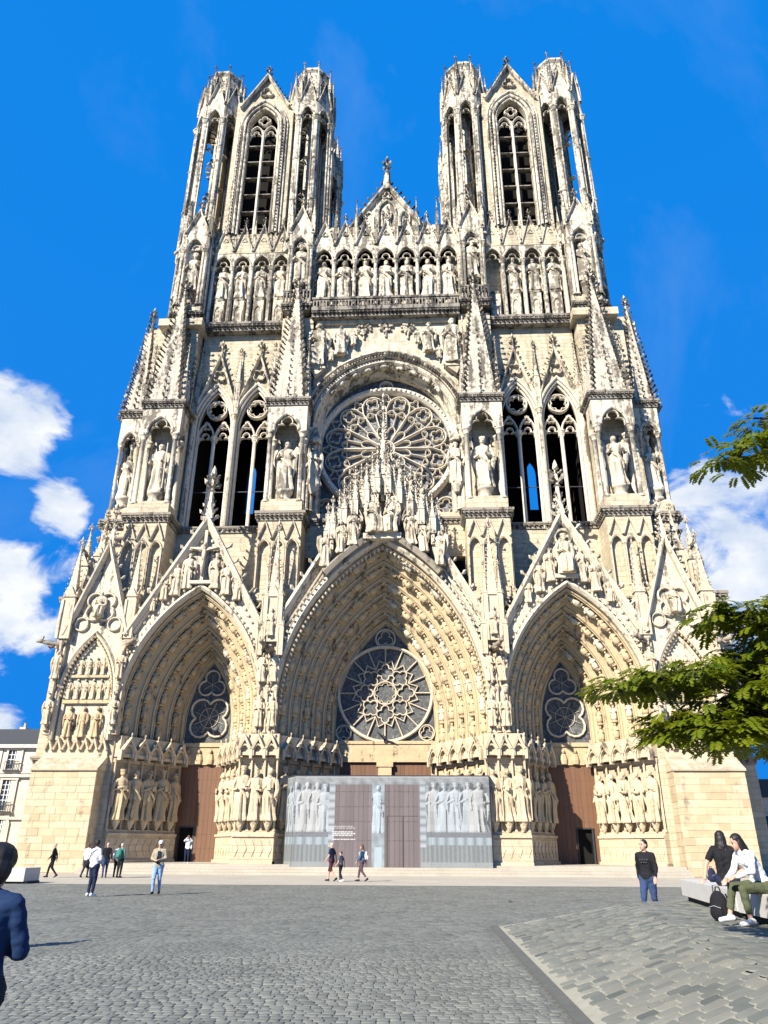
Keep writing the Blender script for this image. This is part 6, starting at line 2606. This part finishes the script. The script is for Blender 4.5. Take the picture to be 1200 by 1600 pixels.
# the two on the bench
sit_z = HT + .45
def seat_pose(**kw):
    """hips at the origin of the seat; z measured from the paving"""
    d = dict(pel=(0, 0, .58), spi=(0, -.03, .76), che=(0, -.07, .94), nec=(0, -.10, 1.10), hed=(0, -.15, 1.25), sl=(-.175, -.08, 1.04), sr=(.175, -.08, 1.04),
             hl=(-.09, 0, .55), hr=(.09, 0, .55), kl=(-.12, -.44, .52), kr=(.12, -.44, .52), al=(-.13, -.42, .10), ar=(.13, -.42, .10), tl=(-.14, -.58, .04), tr=(.14, -.58, .04))
    d.update(kw)
    return d
OLIVE = flat('olive_cloth', (.085, .095, .05))
o = person('person in white top, olive trousers and white sneakers seated on the bench', (7.98, -39.75, HT + .004), -pi / 2 + .25,
           seat_pose(spi=(0, -.07, .77), che=(0, -.18, .93), nec=(0, -.27, 1.07), hed=(.0, -.33, 1.20), sl=(-.17, -.22, 1.02), sr=(.17, -.22, 1.02),
                     el=(-.24, -.30, .76), wl=(-.12, -.52, .66), er=(.24, -.30, .78), wr=(.13, -.52, .70), kl=(-.11, -.46, .55), kr=(.13, -.44, .52), al=(-.08, -.60, .14), tl=(-.07, -.78, .09), ar=(.14, -.40, .10), tr=(.15, -.58, .04), nod=.35),
           [SKIN, WHITEC, OLIVE, SHOE_W], 1.72, vox=.0085, hair=('long', HAIRD), fingers=True, sleeves='long', legs='crop')
o = person('person with black tee and dark hair seated with back turned on the bench', (8.40, -37.2, HT + .004), pi - .35,
           seat_pose(er=(.33, .10, .82), wr=(.40, .16, .545), handr=(.3, .6, -.1), el=(-.26, -.2, .78), wl=(-.1, -.36, .66), spi=(0, .02, .77), che=(0, .03, .96), nec=(0, .02, 1.13), hed=(0, -.02, 1.28), sl=(-.175, .03, 1.07), sr=(.175, .03, 1.07), look=-.4),
           [SKIN, BLACK, NAVY, SHOE_D], 1.75, bulk=1.08, vox=.0095, hair=('bob', HAIRD), fingers=True, sleeves='short')
# the man at the left edge, back turned, arms folded in front
BLUE = flat('blue_cloth', (.013, .031, .08))
o = person('dark haired man in blue shirt with back turned, cut by the left edge', (.10, -48.25, 0.02), pi + .05,
           dict(el=(-.245, -.05, 1.14), wl=(-.02, -.26, 1.16), er=(.245, -.05, 1.14), wr=(.02, -.26, 1.14), look=.1, hed=(0, -.045, 1.62), nod=.2), [SKIN2, BLUE, TROUD, SHOE_D], 1.57, vox=.0105, hair=('bushy', HAIRD), fingers=True, bulk=1.06, sleeves='long')
# somebody standing just outside the picture, whose shadow falls across the cobbles
person('person standing left of the picture, casting the long shadow on the cobbles', (-5.05, -39.66, 0.02), pi, {}, [SKIN, BLACK, TROUD, SHOE_D], 1.75, hair=('short', HAIRD), vox=.03)

# ------------------------------------------------------------------ bags
def day_bag(label, loc, rz, k, mat):
    mb = MB()
    parts = []
    for c, r in (((0, 0, .22), (.16, .11, .23)), ((0, 0, .12), (.17, .12, .13)), ((0, -.09, .14), (.12, .06, .12))):
        parts.append(ell(c, r, 12, 9))
    me = remesh_body(parts, .012)
    me.materials.append(mat)
    me.polygons.foreach_set('use_smooth', [True] * len(me.polygons))
    o = link('backpack', me, None, loc, (0, 0, rz), k)
    tag(o, label, 'bag')
    s = MB()
    s.tube([(-.05, .02, .43), (-.03, .02, .5), (.03, .02, .5), (.05, .02, .43)], .012, 5)
    for e in (-1, 1):
        s.tube([(e * .08, .1, .4), (e * .1, .16, .25), (e * .1, .1, .06)], .016, 5)
    obj('strap', s, mat, o, True)
    z = MB()
    z.tube([(-.11, -.135, .2), (0, -.155, .23), (.11, -.135, .2)], .006, 4)
    obj('zip', z, flat('zip_grey', (.3, .3, .3)), o)
    return o
day_bag('black backpack standing on the setts at the feet of the seated person', (7.5, -39.1, HT + .01), -.9, 1.0, BLACK)
day_bag('small navy bag lying on the far end of the bench', (8.75, -35.4, HT + .452), .4, .6, NAVY)
# ------------------------------------------------------------------ pigeon in flight
bd = MB()
bd.tube([(0, .17, 0), (0, .08, .0), (0, -.06, .01), (0, -.14, .03)], [.02, .06, .065, .03], 8)
bd.blob((0, -.17, .045), (.032, .042, .034), 8, 6)
bd.tube([(0, -.2, .04), (0, -.235, .032)], [.01, .003], 5)
bird = obj('pigeon', bd, simple_mat('feathers_dark', (.02, .02, .023), .6, .3, 30.0, .3), None, True)
tag(bird, 'dark pigeon flying with spread wings before the middle window', 'bird')
bird.location = (1.66, -31.0, 4.39)
bird.rotation_euler = (.7, .45, .5)
for s in (-1, 1):
    w_ = MB()
    w_.add([(s * .04, -.09, .03), (s * .2, -.13, .12), (s * .38, -.05, .10), (s * .33, .05, .08), (s * .18, .06, .07), (s * .04, .07, .02),
            (s * .04, -.09, .02), (s * .2, -.13, .108), (s * .38, -.05, .092), (s * .33, .05, .072), (s * .18, .06, .06), (s * .04, .07, .01)],
           [(0, 1, 2, 3, 4, 5), (11, 10, 9, 8, 7, 6), (0, 6, 7, 1), (1, 7, 8, 2), (2, 8, 9, 3), (3, 9, 10, 4), (4, 10, 11, 5)])
    obj('wing', w_, bird.data.materials[0], bird)
tl_ = MB()
tl_.add([(-.02, .15, 0), (.02, .15, 0), (.075, .29, -.01), (-.075, .29, -.01), (-.02, .15, .012), (.02, .15, .012), (.075, .29, 0), (-.075, .29, 0)], [(0, 1, 2, 3), (7, 6, 5, 4), (0, 4, 5, 1), (1, 5, 6, 2), (2, 6, 7, 3), (3, 7, 4, 0)])
obj('tail', tl_, bird.data.materials[0], bird)

# ------------------------------------------------------------------ tree at the right
def leaf_mat():
    m, t, p = new_mat('locust_leaf')
    g = N(t, 'ShaderNodeNewGeometry')
    n = noise(t, g.outputs['Position'], 1.6, 3.0, .6)
    n2 = noise(t, g.outputs['Position'], 9.0, 2.0, .6)
    c = mx(t, rng(t, n, .3, .7), (.045, .10, .006), (.17, .21, .010))
    c = mx(t, rng(t, n2, .35, .75, 0, .6), c, (.26, .25, .012))
    t.links.new(c, p.inputs['Base Color'])
    p.inputs['Roughness'].default_value = .5
    p.inputs['Specular IOR Level'].default_value = .3
    tr_ = N(t, 'ShaderNodeBsdfTranslucent')
    t.links.new(mx(t, .5, c, (.3, .34, .01)), tr_.inputs['Color'])
    ms = N(t, 'ShaderNodeMixShader')
    ms.inputs[0].default_value = .4
    t.links.new(p.outputs[0], ms.inputs[1])
    t.links.new(tr_.outputs[0], ms.inputs[2])
    o_ = [q for q in t.nodes if q.type == 'OUTPUT_MATERIAL'][0]
    t.links.new(ms.outputs[0], o_.inputs['Surface'])
    return m
M['leaf'] = leaf_mat()
M['bark'] = simple_mat('bark', (.05, .042, .034), .9, .15, 9.0, .5, .8, stretch=(1, 1, .3))
tree = bpy.data.objects.new('locust_tree', None)
COL.objects.link(tree)
tree.location = (0, 0, 0)
tag(tree, 'leafy green locust tree whose boughs hang in from the right edge', 'tree')
TR = (9.9, -42.6)
def limb(mb, pts, r0, r1):
    n = len(pts)
    mb.tube(pts, [r0 + (r1 - r0) * i / (n - 1) for i in range(n)], 7)
tk = MB()
limb(tk, [(TR[0], TR[1], HT - .05), (TR[0] + .05, TR[1], 1.8), (TR[0] - .05, TR[1] + .05, 3.4), (TR[0] + .1, TR[1], 5.6), (TR[0], TR[1] + .1, 8.2)], .26, .09)
obj('trunk', tk, M['bark'], tree, True)
# boughs: start on trunk, sprays along them
lb = MB()
boughs = [
    ([(9.9, -42.6, 3.0), (8.6, -43.2, 3.35), (7.4, -43.7, 3.45), (6.4, -43.9, 3.55), (5.6, -44.0, 3.46), (5.0, -44.0, 3.3)], .09),
    ([(9.9, -42.6, 2.6), (8.4, -43.3, 2.95), (7.2, -43.8, 3.1), (6.3, -44.0, 3.08), (5.8, -44.1, 2.95), (5.5, -44.1, 2.85)], .07),
    ([(9.9, -42.6, 3.4), (8.7, -43.4, 3.95), (7.6, -43.9, 4.1), (6.9, -44.1, 4.15), (6.2, -44.2, 4.2)], .08),
    ([(9.8, -42.6, 2.4), (8.4, -43.6, 2.6), (7.3, -44.2, 2.8), (6.5, -44.4, 2.78), (6.0, -44.5, 2.68)], .06),
    ([(9.9, -42.6, 5.4), (8.9, -43.4, 6.3), (8.0, -43.9, 6.55), (7.3, -44.1, 6.45), (6.75, -44.2, 6.25)], .06),
    ([(9.9, -42.6, 5.8), (9.0, -43.3, 6.9), (8.1, -43.8, 7.15), (7.2, -44.1, 7.0)], .05),
    ([(9.9, -42.6, 3.1), (8.8, -43.6, 3.15), (7.9, -44.2, 3.2), (7.1, -44.5, 3.3), (6.5, -44.6, 3.25)], .06),
    ([(9.9, -42.6, 3.6), (8.9, -43.2, 3.75), (8.0, -43.5, 3.75), (7.2, -43.7, 3.85), (6.6, -43.8, 3.8)], .06),
    ([(9.9, -42.6, 2.9), (8.8, -43.0, 2.75), (7.8, -43.4, 2.7), (7.0, -43.6, 2.75)], .06),
    ([(9.9, -42.6, 4.0), (11.2, -41.8, 4.6), (12.6, -41.2, 4.7), (13.8, -40.8, 4.5)], .08),
    ([(9.9, -42.6, 4.6), (10.4, -44.2, 5.2), (10.8, -45.6, 5.3)], .07),
    ([(9.9, -42.6, 5.0), (9.6, -41.0, 5.8), (9.4, -39.6, 6.0)], .07),
    ([(9.9, -42.6, 6.5), (10.9, -42.9, 7.6), (11.8, -43.2, 8.0)], .06),
]
for pts, r in boughs:
    limb(lb, pts, r, .012)
lv = MB()
def frond(base, d, ln, droop):
    """a pinnate leaf: pairs of narrow leaflets along a drooping stalk"""
    d = Vector(d).normalized()
    side = d.cross(Vector((0, 0, 1)))
    if side.length < .1:
        side = Vector((1, 0, 0))
    side.normalize()
    p = Vector(base)
    n = 8
    for i in range(n):
        q = i / n
        d = (d + Vector((0, 0, -droop / n))).normalized()
        p2 = p + d * (ln / n)
        ll = ln * .42 * (1 - .45 * abs(q - .4))
        for s in (-1, 1):
            o = (side * s + d * .55 + Vector((0, 0, random.uniform(-.35, .05)))).normalized()
            w = d * (ll * random.uniform(.24, .36))
            a = p
            tip = a + o * ll
            mid = a + o * (ll * .5)
            lv.add([tuple(a), tuple(mid + w), tuple(tip), tuple(mid - w)], [(0, 1, 2, 3)])
        p = p2
def spray(c, r, n, size=.24):
    for i in range(n):
        w = random.uniform(0, 2 * pi)
        q = sqrt(random.random())
        off = Vector((cos(w) * q * r[0], sin(w) * q * r[1], random.uniform(-1, 1) * r[2]))
        d = Vector((cos(w) + random.uniform(-.5, .5), sin(w) + random.uniform(-.5, .5), random.uniform(-.25, .35)))
        frond(Vector(c) + off, d, size * random.uniform(.7, 1.25), random.uniform(.4, 1.3))
for bi, (pts, r) in enumerate(boughs):
    P_ = [Vector(q) for q in pts]
    for i in range(1, len(P_)):
        n = 5
        for j in range(n):
            c = P_[i - 1].lerp(P_[i], (j + random.random()) / n)
            t_ = (i - 1 + j / n) / (len(P_) - 1)
            if t_ < .22:
                continue
            rr = (.52 - .24 * t_)
            cc = c + Vector((random.uniform(-.2, .2), random.uniform(-.35, .35), random.uniform(-.06, .1)))
            lb.tube([tuple(c), tuple(cc + Vector((0, 0, .02)))], [.012, .006], 4)
            spray(cc, (rr, rr * 1.3, .09 + .06 * (1 - t_)), int((26 if bi in (4, 5) else 50) * (1 - .35 * t_)), .21)
obj('limb', lb, M['bark'], tree, True)
obj('crown', lv, M['leaf'], tree)

# ------------------------------------------------------------------ classical building at the left
bl = bpy.data.objects.new('town_building', None)
COL.objects.link(bl)
tag(bl, 'pale classical stone building with slate roof behind the left plinth', 'building')
M['cream'] = stone_mat('building_limestone', (.62, .54, .40), (.66, .62, .54), .2, courses=False, z0=3, z1=14)
M['slate'] = simple_mat('roof_slate', (.03, .035, .045), .5, .4, 6.0, .4, .3)
M['pane'] = simple_mat('window_pane', (.03, .035, .04), .12, .5)
M['paintw'] = simple_mat('white_joinery', (.72, .72, .70), .5, .3)
BY = 30.0
mb = MB()
mb.box(-75, -36.5, BY, BY + 14, 0, 11.4)
obj('wall', mb, M['cream'], bl)
mb = MB()
mb.prism([(-75.5, 12.0), (-75.0, 13.4), (-36.3, 13.4), (-36.0, 12.0)], BY - .3, BY + 14)
mb.box(-75.5, -36.0, BY - .3, BY + 13.9, 11.7, 12.0)
ro = obj('roof', mb, M['slate'], bl)
for x in (-43.3, -52.0):
    c = MB()
    c.box(x - .35, x + .35, BY + 3, BY + 4, 13.3, 14.1)
    c.lathe(x, BY + 3.5, [(.18, 14.1), (.14, 14.6), (.2, 14.65)], 8)
    obj('chimney', c, M['cream'], ro)
mb = MB()
for z, o_, h_ in ((11.4, .5, .35), (8.35, .35, .3), (8.75, .2, .15), (4.1, .25, .25)):
    mb.box(-75, -36.4 + o_ * .3, BY - o_, BY + .01, z, z + h_)
for i in range(18):
    mb.box(-74.8 + i * 2.2 - .3 + .35, -74.8 + i * 2.2 + .3 + .35, BY - .12, BY + .01, .2, 11.35)
obj('cornice', mb, M['cream'], bl)
for i in range(9):
    x = -41.9 - i * 4.4
    for z0, z1, a_ in ((9.2, 11.0, 0), (5.0, 7.9, 0), (.9, 3.6, 1)):
        f = MB()
        hw = .72
        f.box(x - hw - .2, x - hw, BY - .18, BY + .05, z0 - .1, z1 + .2)
        f.box(x + hw, x + hw + .2, BY - .18, BY + .05, z0 - .1, z1 + .2)
        if a_:
            f.sweep(arch(x, hw + .05, z1, hw, 8), [(-.1, BY + .05), (-.1, BY - .15), (.16, BY - .2), (.16, BY + .05)])
        else:
            f.box(x - hw - .3, x + hw + .3, BY - .24, BY + .05, z1 + .2, z1 + .4)
        f.box(x - hw - .3, x + hw + .3, BY - .28, BY + .05, z0 - .28, z0 - .1)
        wo = obj('window', f, M['cream'], bl)
        g = MB()
        if a_:
            g.prism(arch(x, hw, z1, hw, 8, z0), BY - .03, BY - .005)
        else:
            g.box(x - hw, x + hw, BY - .03, BY - .005, z0, z1 + .2)
        obj('pane', g, M['pane'], wo)
        b_ = MB()
        zt = z1 + (.5 if a_ else .2)
        for q in (-.5, 0, .5):
            b_.box(x + q * hw - .035, x + q * hw + .035, BY - .075, BY - .03, z0, zt)
        nz = max(3, int((zt - z0) / .45))
        for k in range(nz + 1):
            zz = z0 + (zt - z0) * k / nz
            b_.box(x - hw, x + hw, BY - .07, BY - .032, zz - .03, zz + .03)
        obj('glazing_bar', b_, M['paintw'], wo)
        if z0 == 5.0 or z0 == 9.2:
            bl_ = MB()
            bl_.box(x - hw - .1, x + hw + .1, BY - .45, BY - .4, z0 + .75, z0 + .82)
            for k in range(9):
                xx = x - hw - .08 + k * (2 * hw + .16) / 8
                bl_.box(xx - .02, xx + .02, BY - .44, BY - .41, z0 - .1, z0 + .75)
            bl_.box(x - hw - .2, x + hw + .2, BY - .5, BY - .2, z0 - .2, z0 - .1)
            obj('balcony_rail', bl_, M['iron'], wo)

# ------------------------------------------------------------------ palace wing beyond the right flank
pw = bpy.data.objects.new('palace_wing', None)
COL.objects.link(pw)
tag(pw, 'low pale stone wing with slate roof beyond the right flank', 'building')
mb = MB()
mb.box(28.75, 70, 22, 34, 0, 6.0)
obj('wall', mb, M['cream'], pw)
mb = MB()
mb.prism([(28.6, 6.0), (29.5, 7.6), (69, 7.6), (70, 6.0)], 21.7, 34.2)
obj('roof', mb, M['slate'], pw)
for i in range(6):
    x = 31.5 + i * 3.2
    f = MB()
    f.box(x - .9, x + .9, 21.86, 22.02, 1.4, 4.6)
    wo = obj('window', f, M['cream'], pw)
    g = MB()
    g.box(x - .65, x + .65, 21.83, 21.858, 1.6, 4.4)
    obj('pane', g, M['pane'], wo)
